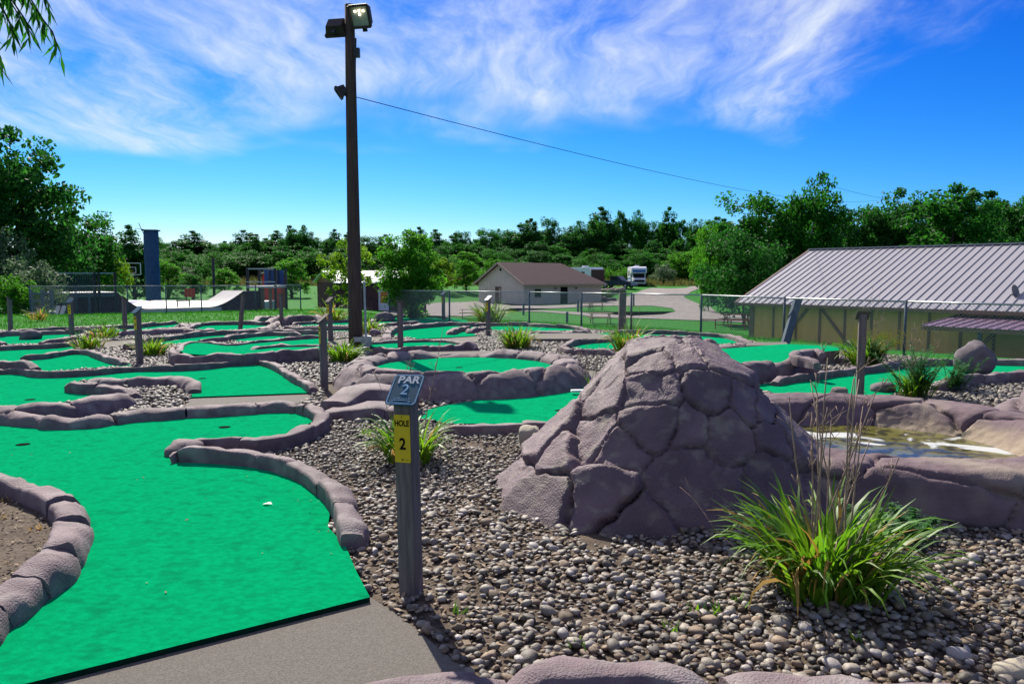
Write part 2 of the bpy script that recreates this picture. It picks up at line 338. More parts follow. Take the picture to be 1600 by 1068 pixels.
def water_mat():
    m = bpy.data.materials.new('murky_water'); m.use_nodes = True; t = m.node_tree; L = t.links.new; b = t.nodes['Principled BSDF']
    geo = t.nodes.new('ShaderNodeNewGeometry')
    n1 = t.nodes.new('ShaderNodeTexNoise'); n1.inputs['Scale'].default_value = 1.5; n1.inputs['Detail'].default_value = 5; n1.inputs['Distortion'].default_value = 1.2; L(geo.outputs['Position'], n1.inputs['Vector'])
    n2 = t.nodes.new('ShaderNodeTexNoise'); n2.inputs['Scale'].default_value = 7; n2.inputs['Detail'].default_value = 4; L(geo.outputs['Position'], n2.inputs['Vector'])
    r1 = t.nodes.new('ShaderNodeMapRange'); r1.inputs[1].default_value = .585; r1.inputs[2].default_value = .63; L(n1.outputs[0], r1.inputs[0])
    r2 = t.nodes.new('ShaderNodeMapRange'); r2.inputs[1].default_value = .46; r2.inputs[2].default_value = .54; L(n2.outputs[0], r2.inputs[0])
    a = t.nodes.new('ShaderNodeMix'); a.data_type = 'RGBA'; L(r2.outputs[0], a.inputs[0]); a.inputs[6].default_value = (.03, .03, .007, 1); a.inputs[7].default_value = (.115, .11, .022, 1)
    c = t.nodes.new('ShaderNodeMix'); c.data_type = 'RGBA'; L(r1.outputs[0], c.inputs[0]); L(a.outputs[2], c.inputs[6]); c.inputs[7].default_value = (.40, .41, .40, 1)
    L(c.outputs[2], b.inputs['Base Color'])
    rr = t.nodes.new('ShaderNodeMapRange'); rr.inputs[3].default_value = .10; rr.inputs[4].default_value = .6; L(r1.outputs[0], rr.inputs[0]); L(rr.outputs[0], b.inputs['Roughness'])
    bp = t.nodes.new('ShaderNodeBump'); bp.inputs['Distance'].default_value = .01; L(n2.outputs[0], bp.inputs['Height']); L(bp.outputs[0], b.inputs['Normal'])
    return m
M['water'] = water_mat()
def glow_mat():
    m = bpy.data.materials.new('lit_bulb'); m.use_nodes = True; b = m.node_tree.nodes['Principled BSDF']
    b.inputs['Base Color'].default_value = (.8, .7, .5, 1); b.inputs['Emission Color'].default_value = (1, .85, .55, 1); b.inputs['Emission Strength'].default_value = 6
    return m
M['bulb'] = glow_mat()

# ------------------------------------------------------------------ terrain and setting
def build_ground():
    xs = np.unique(np.concatenate([-np.geomspace(60, 4000, 22)[::-1], np.arange(-60, 60.1, 1.0), np.geomspace(60, 4000, 22)]))
    ys = np.unique(np.concatenate([-np.geomspace(6, 1500, 14)[::-1], np.arange(-6, 180.1, 1.0), np.geomspace(180, 6000, 30)]))
    X, Y = np.meshgrid(xs, ys); V = np.stack([X, Y, terrain(X, Y)], -1).reshape(-1, 3)
    nx, ny = len(xs), len(ys); i = np.arange(nx - 1)[None, :] + nx * np.arange(ny - 1)[:, None]
    Fq = np.stack([i, i + 1, i + nx + 1, i + nx], -1).reshape(-1, 4)
    tag(mk_np('ground', V, Fq, M['grass'], smooth=True), 'green lawn and rough ground rolling away to the trees', kind='structure')
build_ground()
def pip(poly, x, y):
    x = np.asarray(x); y = np.asarray(y); ins = np.zeros(x.shape, bool); n = len(poly); j = n - 1
    for i in range(n):
        xi, yi, xj, yj = poly[i][0], poly[i][1], poly[j][0], poly[j][1]
        if yi != yj: ins ^= ((yi > y) != (yj > y)) & (x < (xj - xi) * (y - yi) / (yj - yi) + xi)
        j = i
    return ins
NO_GRAVEL = []      # polygons where no pebbles lie
def sheet(name, poly, z, mat_, parent=None, thick=0.0, edge_mat=None, z_bot=None):
    """flat polygon sheet; with thick it becomes a slab"""
    bm = bmesh.new(); b = base_of(parent) if parent else Vector((0, 0, 0))
    vs = [bm.verts.new((p[0] - b.x, p[1] - b.y, z - b.z)) for p in poly]
    f = bm.faces.new(vs); bm.normal_update()
    if f.normal.z < 0: f.normal_flip()
    if thick:
        lo = [bm.verts.new((v.co.x, v.co.y, v.co.z - thick)) for v in vs]
        for i in range(len(vs)):
            q = bm.faces.new((vs[i], vs[(i + 1) % len(vs)], lo[(i + 1) % len(vs)], lo[i])); q.material_index = 1
    bmesh.ops.recalc_face_normals(bm, faces=bm.faces[:]) if thick else None
    bmesh.ops.triangulate(bm, faces=[f])
    me = bpy.data.meshes.new(name); bm.to_mesh(me); bm.free()
    me.materials.append(mat_); me.materials.append(edge_mat or mat_)
    return link(name, me, parent)
def pxpoly(pts, z): return [G(x, y, z) for x, y in pts]
def catmull(pts, ds, closed=False):
    P = [Vector(p) for p in pts]; out = []
    n = len(P); rng = range(n if closed else n - 1)
    for i in rng:
        if closed: a, b, c, d = P[i - 1], P[i], P[(i + 1) % n], P[(i + 2) % n]
        else: a, b, c, d = P[max(i - 1, 0)], P[i], P[i + 1], P[min(i + 2, n - 1)]
        m = max(2, int((c - b).length / ds))
        for k in range(m):
            t = k / m
            out.append(0.5 * ((2 * b) + (c - a) * t + (2 * a - 5 * b + 4 * c - d) * t * t + (3 * b - a - 3 * c + d) * t ** 3))
    if not closed: out.append(P[-1])
    return out
SOIL = [(-16, 1.2), (14, 1.2), (14, 9), (8.6, 13.6), (6.2, 17.4), (4.8, 20.6), (3.0, 21.8), (.6, 24.2), (-2.2, 25.2), (-4.4, 26.5), (-8, 26.8), (-11, 25.6), (-12.8, 24.2), (-15, 21.6), (-19, 20.5), (-19, 10), (-16, 5)]
tag(sheet('gravel_bed', SOIL, 0.0, M['soil']), 'brown soil bed under the gravel of the golf course', kind='structure')

def terrain_sheet(name, pts_px, mat_, label, lift=0.05, step=1.5):
    poly = [T(x, y) for x, y in pts_px]
    bm = bmesh.new(); f = bm.faces.new([bm.verts.new((p.x, p.y, 0)) for p in poly])
    bmesh.ops.triangulate(bm, faces=[f])
    for _ in range(6):
        long = [e for e in bm.edges if e.calc_length() > step * 2]
        if not long: break
        bmesh.ops.subdivide_edges(bm, edges=long, cuts=1); bmesh.ops.triangulate(bm, faces=[q for q in bm.faces if len(q.verts) > 3])
    for v in bm.verts: v.co.z = float(terrain(v.co.x, v.co.y)) + lift
    for q in bm.faces:
        q.normal_update()
        if q.normal.z < 0: q.normal_flip()
    me = bpy.data.meshes.new(name); bm.to_mesh(me); bm.free(); me.materials.append(mat_)
    return tag(link(name, me), label, kind='structure')
terrain_sheet('gravel_road', [(958, 470), (985, 462), (1003, 454), (1018, 450), (1050, 451), (1072, 450), (1092, 446), (1120, 447), (1080, 456), (1068, 464), (1085, 472), (1110, 480), (1122, 490), (1056, 487), (1050, 482), (1020, 478), (960, 478)], M['road'], 'pale gravel drive widening past the parked camper')
terrain_sheet('gravel_lane', [(1122, 490), (1056, 487.2), (1035, 492), (990, 494), (940, 491), (900, 488), (840, 485.5), (800, 484.5), (800, 486), (850, 488), (900, 492), (940, 497), (1000, 498), (1060, 500), (1180, 505), (1240, 506), (1240, 494), (1180, 492)], M['road'], 'gravel lane curving between two lawn islands', .055)
terrain_sheet('gravel_yard', [(958, 470.2), (900, 476), (850, 478), (800, 478), (770, 474), (740, 471), (690, 473), (600, 480), (600, 494), (700, 494), (725, 495), (760, 490), (800, 482), (860, 482.5), (959, 478)], M['road'], 'gravel drive in front of the cream cottage', .06)

# ------------------------------------------------------------------ border stones (curbs)
def curb(parent, pts, z0, h, w, seg, seed, res=7, mat_=None, name='border_stone', closed=False, k_profile=None, inner=None):
    rnd = random.Random(seed); path = catmull([(p.x, p.y, 0) for p in pts], seg / 6, closed)
    if closed: path.append(path[0].copy())
    cum = [0.0]
    for a, b in zip(path, path[1:]): cum.append(cum[-1] + (b - a).length)
    Lt = cum[-1]
    if Lt < 0.05: return
    def pos(s):
        s = min(max(s, 0), Lt); i = int(np.searchsorted(cum, s)) - 1; i = min(max(i, 0), len(path) - 2)
        d = cum[i + 1] - cum[i]; t = (s - cum[i]) / d if d > 1e-9 else 0
        return path[i].lerp(path[i + 1], t)
    prof = k_profile or [(.44, -.25), (.445, .4), (.44, .80), (.40, .96), (.28, 1.0), (0, .99), (-.24, .95), (-.42, .84), (-.56, .60), (-.64, .25), (-.66, -.25)]
    cuts = [0.0]
    while cuts[-1] < Lt - seg * .6: cuts.append(cuts[-1] + seg * rnd.uniform(.65, 1.35))
    if len(cuts) > 1 and Lt - cuts[-1] < seg * .5: cuts.pop()
    cuts.append(Lt)
    base = base_of(parent); K = len(prof)
    for ci in range(len(cuts) - 1):
        s0, s1 = cuts[ci], cuts[ci + 1]; gap = min(.001 + w * .004, (s1 - s0) * .05); s0 += gap; s1 -= gap
        hs = rnd.uniform(.90, 1.10); ws = rnd.uniform(.92, 1.1); tilt = rnd.uniform(-.16, .16); jn = rnd.choice((.03, .07, .12)); off = Vector((rnd.random() * 50, rnd.random() * 50, rnd.random() * 50))
        verts = []; faces = []; n = res
        for i in range(n):
            # denser rings at the ends
            u = i / (n - 1); u = .5 - .5 * math.cos(math.pi * u) if n > 4 else u
            s = s0 + (s1 - s0) * u; p = pos(s); tn = pos(s + .06) - pos(s - .06)
            if tn.length < 1e-6: tn = Vector((1, 0, 0))
            tn.normalize(); nr = Vector((tn.y, -tn.x, 0))
            d = min(s - s0, s1 - s); e = 1 - jn * math.exp(-(d / (.10 * w + .008)) ** 2)
            if not closed and ci == 0: e *= 1 - .38 * math.exp(-((s - s0) / (.45 * w)) ** 2)
            if not closed and ci == len(cuts) - 2: e *= 1 - .38 * math.exp(-((s1 - s) / (.45 * w)) ** 2)
            sd = 1
            if inner is not None:
                q1, q2 = p + nr * (.5 * w + .06), p - nr * (.5 * w + .06)
                i1, i2 = pip(inner, np.array([q1.x, q2.x]), np.array([q1.y, q2.y])); sd = -1 if (i2 and not i1) else 1
            wl = 1 + .34 * mnoise.noise(Vector((s * 3.1, seed * 1.7, 8))) + .16 * mnoise.noise(Vector((s * 8, seed * 1.7, 3)))
            if k_profile: wl = 1
            und = 1 + .20 * mnoise.noise(Vector((s * 2.6, seed * 3.1, 0)))
            for lx, lz in prof:
                q = p + nr * (sd * lx * w * ((ws * wl) if lx < 0 else 1) * (.5 + .5 * e)); zz = z0 + max(lz, -.25) * h * (hs * und * e if lz > 0 else 1) * (1 + tilt * (u - .5))
                a = (.11 if lx < .2 else .045) * w * max(lz, 0)
                if k_profile: a *= .25
                nv = mnoise.noise_vector(Vector((q.x, q.y, zz)) * 4.5 + off) * a * 2.0 + mnoise.noise_vector(Vector((q.x, q.y, zz)) * 13 + off) * a * .9
                verts.append((q.x + nv.x - base.x, q.y + nv.y - base.y, zz + nv.z - base.z))
        for i in range(n - 1):
            for j in range(K - 1): faces.append((i * K + j, (i + 1) * K + j, (i + 1) * K + j + 1, i * K + j + 1))
        m0 = len(verts); verts += [verts[j] for j in range(K)] + [verts[(n - 1) * K + j] for j in range(K)]
        nside = len(faces); faces += [tuple(m0 + j for j in range(K)), tuple(m0 + K + j for j in range(K - 1, -1, -1))]
        me = bpy.data.meshes.new(name); me.from_pydata(verts, [], faces); me.materials.append(mat_ or M['rock'])
        me.polygons.foreach_set('use_smooth', [True] * nside + [False] * 2); me.update()
        bm = bmesh.new(); bm.from_mesh(me); bmesh.ops.recalc_face_normals(bm, faces=bm.faces[:]); bm.to_mesh(me); bm.free()
        link(name, me, parent)

def disc(name, c, r, z, mat_, parent, k=16):
    b = base_of(parent)
    return mk(name, [(c.x + r * math.cos(2 * math.pi * i / k) - b.x, c.y + r * math.sin(2 * math.pi * i / k) - b.y, z - b.z) for i in range(k)], [tuple(range(k))], mat_, parent)
CARPET_T = .05
def hole(label, carpet, curbs, z=.03, cups=(), seed=1, thick=None, edge='carpet_edge'):
    P = pxpoly(carpet, z); c = sum(P, Vector()) / len(P)
    t = empty('golf_hole', (c.x, c.y, 0), 0, label, 'golf hole', 'mini golf holes of the course')
    sheet('carpet', P, z, M['carpet'], t, thick or (z + .01), M[edge]); NO_GRAVEL.append(P)
    for k, cb in enumerate(curbs):
        pts, h, w, seg = cb[:4]; h *= .9; w *= .80; z0 = cb[4] if len(cb) > 4 else 0.0; res = cb[5] if len(cb) > 5 else 7
        curb(t, [G(x, y, z0 + h * .92) for x, y in pts], z0, h, w, seg * 1.2, seed * 17 + k, res + 4, inner=P)
    for (x, y) in cups:
        p = G(x, y, z); cu = disc('cup', p, .052, z + .003, M['black'], t)
        disc('cup_rim', p, .062, z + .0015, M['carpet_edge'], cu)
    return t
# the near green of hole two
near_hole = hole('large near green with a gravel tongue, beside the hole 2 post',
     [(578, 932), (556, 890), (540, 852), (512, 822), (520, 775), (490, 745), (430, 724), (350, 716), (285, 715), (266, 704), (285, 692), (400, 690), (470, 670), (496, 652), (480, 637), (380, 638), (250, 647), (150, 657), (60, 658), (-60, 648), (-300, 652), (-420, 700), (-420, 1180), (-200, 1127), (200, 1027)],
     [([(547, 824), (541, 795), (527, 767), (505, 746), (470, 725), (420, 710), (360, 703), (300, 700), (270, 701)], .15, .20, .42, .02, 14),
      ([(286, 692), (305, 686), (345, 684), (400, 685), (440, 680), (475, 669), (502, 655), (498, 641), (470, 631), (430, 629), (370, 633), (300, 637), (200, 644), (140, 652), (90, 654), (40, 649), (0, 645), (-60, 640), (-200, 642)], .14, .21, .62, .02, 12),
      ([(-160, 735), (-80, 738), (-20, 745), (20, 754), (56, 765), (90, 780), (107, 802), (102, 832), (84, 862), (58, 889), (25, 912), (-8, 934), (-42, 966), (-110, 1004)], .17, .23, .36, .02, 14)],
     cups=[(36, 694), (351, 667)], seed=1, z=.038)
ISL = pxpoly([(-300, 720), (-80, 748), (-20, 758), (20, 770), (60, 785), (92, 810), (80, 850), (40, 895), (-20, 945), (-80, 985), (-300, 1040)], .09)
tag(sheet('soil_island', ISL, .075, M['soil']), 'brown mulched soil inside the near left stone border', kind='structure')
hole('long green behind the near one, with a hooked stone island',
     [(-90, 584), (0, 582), (60, 586), (110, 585), (200, 580), (300, 576), (380, 569), (410, 569), (440, 580), (462, 595), (489, 613), (297, 620), (300, 604), (285, 594), (230, 594), (150, 592), (110, 597), (103, 603), (150, 604), (197, 610), (120, 626), (0, 636), (-90, 641)],
     [([(-90, 578), (0, 576), (30, 575), (60, 580), (100, 580), (150, 577), (205, 572), (300, 570), (360, 564), (398, 561), (420, 565), (440, 574), (460, 587), (476, 594), (488, 603)], .12, .17, .7, .02, 8),
      ([(306, 603), (296, 594), (270, 590), (240, 591), (200, 592), (180, 591), (158, 589), (140, 591)], .15, .24, .42, .0, 9),
      ([(108, 598), (135, 601), (160, 601), (185, 604), (208, 610)], .15, .24, .5, .02, 9),
      ([(206, 613), (182, 617), (150, 623), (110, 630), (55, 636), (0, 638), (-90, 642)], .22, .24, .62, .0, 9)],
     cups=[(47, 624), (316, 591)], seed=2)
hole('bent green on the far left with a thin stone spur across it',
     [(-90, 549), (0, 545), (100, 539), (118, 541), (108, 548), (135, 548), (150, 553), (170, 561), (192, 565), (207, 571), (120, 576), (60, 581), (0, 577), (-90, 579)],
     [([(-90, 545), (0, 541), (40, 539), (75, 538), (100, 536), (114, 534)], .12, .17, .8, .02, 7),
      ([(33, 554), (65, 553), (91, 549), (110, 546), (136, 546), (153, 551), (172, 558), (193, 562)], .13, .18, .6, .02, 8),
      ([(-60, 563), (0, 566), (35, 568), (54, 570)], .2, .25, .55, .02, 8)], seed=3)
hole('green at the left edge with a dark boulder on it',
     [(-90, 527), (0, 523), (70, 519), (150, 517), (140, 522), (116, 532), (60, 536), (0, 538), (-90, 542)],
     [([(-90, 523), (0, 519), (60, 517), (120, 515), (150, 513)], .14, .2, .9, .02),
      ([(64, 531), (90, 529), (112, 526), (130, 522), (147, 519)], .14, .24, .6, .02),
      ([(-40, 533), (0, 532), (6, 532)], .14, .22, .6, .02)], seed=4)
hole('narrow far left green below the lawn strip',
     [(150, 517), (200, 511), (265, 505), (280, 506), (272, 511), (235, 514), (180, 518)],
     [([(6, 518), (60, 513), (150, 510), (200, 508), (255, 503), (275, 501)], .14, .2, 1.0, .02),
      ([(284, 504), (290, 509), (272, 512), (235, 514), (180, 516)], .2, .28, .8, .0)], seed=5)
hole('oval far green in front of the skate ramp with a leaning post',
     [(300, 514), (312, 507), (330, 505), (392, 504), (430, 500), (432, 503), (418, 510), (395, 514), (340, 516)],
     [([(290, 513), (306, 506), (327, 503), (392, 502), (414, 503), (425, 498), (433, 495)], .14, .24, .9, .02),
      ([(436, 501), (424, 508), (408, 513), (384, 515), (366, 517)], .16, .26, .7, .0),
      ([(290, 515), (310, 516), (338, 514)], .16, .3, .8, .02),
      ([(398, 499), (412, 495), (430, 493), (440, 494)], .2, .3, .8, .0)], seed=6)
hole('long green split by a stone spur, left of the light pole',
     [(236, 533), (262, 530), (345, 521), (400, 521), (510, 521), (510, 530), (380, 533), (330, 532), (290, 536), (250, 538)],
     [([(225, 528), (262, 525), (295, 521), (344, 517), (392, 516), (440, 516), (505, 516)], .14, .2, .8, .02),
      ([(312, 529), (344, 527), (368, 523), (392, 520), (425, 518), (470, 519)], .14, .22, .7, .02)], seed=7)
hole('raised green walled with purple stones, left of the light pole',
     [(284, 540), (298, 536), (316, 535), (336, 537), (363, 540), (392, 537), (425, 534), (512, 528), (512, 546), (440, 549), (383, 553), (314, 554), (290, 552), (281, 548)],
     [([(280, 546), (284, 538), (297, 534), (314, 533), (336, 535), (363, 538), (392, 534), (425, 531), (449, 527), (505, 524)], .14, .2, .8, .05, 8),
      ([(392, 544), (433, 540), (480, 539), (508, 539)], .13, .22, .8, .06, 8),
      ([(270, 546), (276, 552), (292, 554), (314, 555), (344, 554), (383, 553), (438, 549), (477, 547), (508, 546)], .27, .24, .62, .0, 9)], z=.14, seed=8)
hole('far strip green behind the small post left of the pole',
     [(470, 505), (550, 502), (552, 507), (470, 509)], [([(455, 504), (500, 501), (552, 499)], .14, .24, 1.0, .0), ([(446, 497), (462, 494), (490, 493), (500, 495)], .32, .3, .8, 0), ([(447, 509), (470, 511), (552, 510)], .14, .24, .9, .0)], seed=9)
hole('second far strip green left of the pole', [(455, 514), (552, 512), (552, 517), (455, 518)], [([(448, 513), (470, 512.5), (552, 511.5)], .1, .2, 1.0, .02)], seed=10)
hole('far green strips in front of the dense round shrub',
     [(584, 500), (620, 495), (660, 494), (700, 497), (730, 500), (730, 506), (660, 505), (600, 508)],
     [([(580, 499), (610, 493), (660, 492), (700, 494)], .12, .22, 1.1, .02), ([(592, 506), (630, 503), (657, 502)], .12, .22, .9, .02)], seed=11)
hole('broad far green with a stone rim, right of the light pole',
     [(616, 524), (620, 514), (640, 510), (700, 506), (758, 506), (745, 512), (738, 520), (745, 524), (700, 527), (650, 529)],
     [([(606, 527), (606, 518), (620, 511), (640, 508), (665, 506), (704, 503), (732, 504), (758, 503)], .15, .26, .7, .02, 8),
      ([(704, 515), (715, 511), (733, 508)], .2, .28, .5, .0)], seed=12)
hole('thin curved green strip walled with stones, right of the pole base',
     [(576, 537), (616, 534), (665, 533), (705, 534), (722, 537), (700, 541), (652, 544), (600, 543), (580, 541)],
     [([(572, 534), (616, 531.5), (665, 530), (700, 531), (722, 535), (733, 538)], .13, .2, .8, .05, 8),
      ([(582, 541), (600, 543), (616, 544), (652, 544), (697, 541), (725, 537), (744, 538)], .25, .26, .55, .0, 9)], z=.1, seed=13)
hole('far oval green by the chain link fence behind the lily clump',
     [(762, 511), (800, 507), (850, 508), (890, 510), (906, 513), (895, 516), (862, 517), (800, 517), (765, 515)],
     [([(738, 505), (797, 504), (846, 506), (887, 508), (908, 511), (918, 514)], .13, .22, .8, .02),
      ([(915, 515), (895, 517), (862, 518), (830, 517)], .16, .26, .8, .0), ([(734, 515), (749, 511), (768, 510)], .16, .26, .5, .0)], seed=14)
hole('small rimmed green behind the grass clump left of the rock mound',
     [(890, 539), (905, 533), (950, 530), (985, 530), (985, 545), (950, 545), (900, 544)],
     [([(880, 540), (888, 535), (905, 531), (930, 529), (955, 528)], .13, .2, .7, .02, 8), ([(878, 541), (890, 545), (905, 546), (930, 546), (960, 547)], .16, .24, .6, .0, 8)], seed=15)
hole('wide oval green behind the rock mound by the fence',
     [(908, 523), (960, 519), (1012, 518), (1060, 519), (1110, 522), (1140, 526), (1158, 531), (1150, 536), (1120, 537), (1040, 537), (960, 527)],
     [([(954, 517), (1012, 516), (1060, 517), (1110, 520), (1140, 523), (1160, 529), (1172, 533)], .13, .22, .8, .02, 8),
      ([(1166, 535), (1148, 539), (1125, 537)], .16, .26, .6, .0, 8)], seed=16)
ZR = .25
hole('raised green with a purple stone wall, right of the rock mound',
     [(1125, 545), (1228, 537), (1312, 541), (1311, 547), (1288, 549), (1260, 549), (1241, 553), (1245, 560), (1220, 565), (1160, 574), (1120, 578)],
     [([(1286, 547), (1272, 545), (1253, 547), (1241, 551), (1243, 557), (1262, 560), (1277, 563)], .12, .2, .5, ZR, 9),
      ([(1130, 580), (1159, 573), (1190, 569), (1214, 566), (1246, 562), (1277, 562)], .34, .26, .6, 0.0, 9)], z=ZR, seed=17, edge='rock')
hole('curved green with a tall post in front of the tan barn',
     [(1179, 602), (1213, 596), (1337, 584), (1400, 577), (1474, 569), (1540, 567), (1640, 567), (1640, 585), (1548, 585), (1500, 588), (1440, 602), (1380, 619), (1340, 622), (1267, 621), (1199, 612)],
     [([(1211, 592), (1225, 588), (1251, 585), (1277, 582), (1304, 578), (1335, 575), (1353, 573), (1374, 571), (1408, 565), (1464, 562), (1490, 562)], .13, .19, .7, .02, 9),
      ([(1545, 561), (1600, 562), (1660, 563)], .13, .2, .7, .02, 8),
      ([(1462, 595), (1484, 592), (1515, 586), (1556, 583), (1587, 581), (1650, 583)], .2, .22, .5, .0, 9)], seed=18)
hole('low green between the round stone ring and the rock mound',
     [(655, 652), (668, 640), (700, 632), (760, 622), (850, 612), (905, 604), (960, 600), (1000, 604), (990, 650), (950, 662), (880, 662), (800, 662), (700, 661)],
     [([(690, 662), (735, 663), (800, 661), (850, 661), (905, 658)], .13, .2, .6, .0, 9)], cups=[(875, 641)], seed=19)
# near bottom border of the next hole
t = empty('golf_hole', G(900, 1060), 0, 'purple stone border of the nearest hole at the bottom edge', 'golf hole', 'mini golf holes of the course')
curb(t, [G(x, y, .12) for x, y in [(480, 1086), (600, 1070), (690, 1062), (760, 1052), (797, 1050)]], 0, .11, .20, .9, 901, 14)
curb(t, [G(x, y, .16) for x, y in [(803, 1050), (836, 1036), (880, 1033), (1010, 1034), (1065, 1048), (1125, 1056)]], 0, .13, .18, 2.2, 902, 24)
curb(t, [G(x, y, .12) for x, y in [(1130, 1054), (1280, 1062), (1420, 1075), (1600, 1090)]], 0, .11, .22, .9, 903, 14)

# ------------------------------------------------------------------ concrete paths
def path(pts, z, label, thick=.0):
    P = pxpoly(pts, z); NO_GRAVEL.append(P)
    return tag(sheet('concrete_path', P, z, M['concrete'], None, thick or (z + .01)), label, kind='structure')
path([(578, 932), (618, 957), (655, 986), (690, 1015), (724, 1042), (760, 1085), (660, 1200), (-260, 1200), (-200, 1127), (200, 1027)], .012, 'tan concrete path in front of the near green')
path([(297, 620), (489, 613), (486, 622), (462, 634), (360, 640), (285, 641)], .012, 'tan concrete landing behind the near green')
path([(155, 534), (212, 530), (222, 536), (165, 544)], .012, 'small concrete path by the left lily clumps')
path([(232, 518), (292, 515), (300, 520), (236, 526)], .012, 'far concrete path on the left')
path([(508, 533), (560, 526), (612, 526), (622, 530), (572, 534), (520, 541)], .012, 'concrete pad beside the light pole base')
path([(640, 531), (700, 527), (745, 524), (754, 528), (744, 534), (722, 536), (700, 532)], .012, 'rounded concrete landing right of the light pole')
path([(822, 521), (908, 520), (962, 523), (955, 529), (833, 529)], .10, 'raised concrete slab behind the lily clump')
path([(1165, 540), (1168, 535), (1228, 534), (1232, 538)], .245, 'concrete pad by the raised green')
path([(1190, 608), (1199, 612), (1267, 621), (1340, 622), (1330, 628), (1215, 620)], .012, 'concrete strip along the pond')
path([(652, 556), (786, 552), (800, 547), (640, 550)], .205, 'concrete strip behind the round raised green')
path([(900, 575), (935, 580), (960, 600), (905, 604), (900, 590)], .012, 'short concrete path by the round green')

# ------------------------------------------------------------------ carved stone surfaces: mound, ring, pond
def grid_normals(P):
    du = np.roll(P, -1, 0) - np.roll(P, 1, 0); dv = np.empty_like(P)
    dv[:, 1:-1] = P[:, 2:] - P[:, :-2]; dv[:, 0] = P[:, 1] - P[:, 0]; dv[:, -1] = P[:, -1] - P[:, -2]
    n = np.cross(du, dv); l = np.linalg.norm(n, axis=-1, keepdims=True); return n / np.maximum(l, 1e-9)
def carve(P, C, seeds, parent, mat_, groove=.03, gw=.035, bulge=.05, bw=.12, wob=.05, rough=.012, name='stone', mats=None, bul=None, weights=None, facet=0.0, chips=0.0):
    """P (nu,nv,3) closed in u; C the coordinates in which the seeds live; one child mesh for each cell"""
    nu, nv = P.shape[:2]; flat = P.reshape(-1, 3); Cf = C.reshape(-1, C.shape[-1])
    wobv = np.array([mnoise.noise_vector(Vector(p) * 3.1) for p in flat.tolist()])[:, :C.shape[-1]] * wob
    wobv += np.array([mnoise.noise_vector(Vector(p) * 9.0) for p in flat.tolist()])[:, :C.shape[-1]] * wob * .35
    D = np.linalg.norm((Cf + wobv)[:, None, :] - np.asarray(seeds)[None, :, :], axis=2)
    if weights is not None: D = D * np.asarray(weights)[None, :]
    o = np.sort(D, 1); cell = D.argmin(1); d = (o[:, 1] - o[:, 0])
    nr = grid_normals(P).reshape(-1, 3)
    bb = (np.asarray(bul)[cell] if bul is not None else bulge)
    r1 = np.array([mnoise.noise(Vector(p) * 5) for p in flat.tolist()]); r2 = np.array([mnoise.noise(Vector(p) * 17) for p in flat.tolist()]); r3 = np.array([mnoise.noise(Vector(p) * 45) for p in flat.tolist()])
    disp = -groove * np.exp(-(d / gw) ** 2) + bb * (1 - np.exp(-d / bw)) + rough * (1.6 * r1 + .8 * r2 + .35 * r3)
    if chips: disp = disp - chips * np.clip(np.array([abs(mnoise.noise(Vector(p) * 6.5 + Vector((7, 3, 1)))) for p in flat.tolist()]) * 2.2 - .35, 0, 1) * (1 - np.exp(-d / .05))
    Q = flat + nr * disp[:, None]
    if facet:      # flatten every stone towards its own plane
        for c in range(D.shape[1]):
            m_ = cell == c
            if m_.sum() < 12: continue
            cen = Q[m_].mean(0); n_ = nr[m_].mean(0); n_ /= max(np.linalg.norm(n_), 1e-6); hgt = (Q[m_] - cen) @ n_
            Q[m_] -= np.outer(hgt * facet * (1 - np.exp(-(d[m_] / .06) ** 2)), n_)
    b = np.array(base_of(parent)); Q = Q - b
    i = np.arange(nu)[:, None] * nv + np.arange(nv - 1)[None, :]; j = ((np.arange(nu) + 1) % nu)[:, None] * nv + np.arange(nv - 1)[None, :]
    Fq = np.stack([i, j, j + 1, i + 1], -1).reshape(-1, 4); fc = cell[Fq[:, 0]]
    for c in np.unique(fc):
        f = Fq[fc == c]; u, inv = np.unique(f, return_inverse=True)
        mm = mats[c] if mats else mat_
        mk_np(name, Q[u], inv.reshape(-1, 4), mm, parent, smooth=True)
def project(V):
    V = np.asarray(V); x, y, z = V[..., 0], V[..., 1], V[..., 2] - CAM_H
    fy = y * cp - z * sp_; uy = y * sp_ + z * cp
    return CX + F_PX * x / fy, CY - F_PX * uy / fy, fy
def seeds_from_px(P, pxs):
    x, y, d = project(P.reshape(-1, 3)); out = []
    for (a, b) in pxs:
        r = np.hypot(x - a, y - b); m = r < 14
        if not m.any(): k = r.argmin()
        else: idx = np.where(m)[0]; k = idx[d[idx].argmin()]
        out.append(P.reshape(-1, 3)[k])
    return out
def mound(cx, cy, H, angs, rads, pw, plateau, nu, nv, z0=-.05):
    a = np.linspace(-math.pi, math.pi, nu, endpoint=False); A = np.radians(angs)
    def per(vals):
        Aa = np.concatenate([A - 2 * math.pi, A, A + 2 * math.pi]); Vv = np.tile(vals, 3); o = np.argsort(Aa)
        f = np.interp(a, Aa[o], Vv[o])
        for _ in range(6): f = (np.roll(f, 1) + f * 2 + np.roll(f, -1)) / 4
        return f
    R = per(np.array(rads)); Pw = per(np.array(pw)); s = np.linspace(0, 1, nv) ** .85
    ss = np.clip((s[None, :] - plateau) / (1 - plateau), 0, 1) ** Pw[:, None]
    z = z0 + (H - z0) * (1 - ss) - .05 * np.minimum(s[None, :] / plateau, 1) ** 2 * H * .6
    x = cx + (R[:, None] * s[None, :]) * np.cos(a)[:, None]; y = cy + (R[:, None] * s[None, :]) * np.sin(a)[:, None]
    return np.stack([x, y, z], -1)[::-1].copy()
def poly_of(P, k=.88):
    c = P[:, 0].mean(0); return [Vector((c + (p - c) * k).tolist()) for p in P[:, -1]]

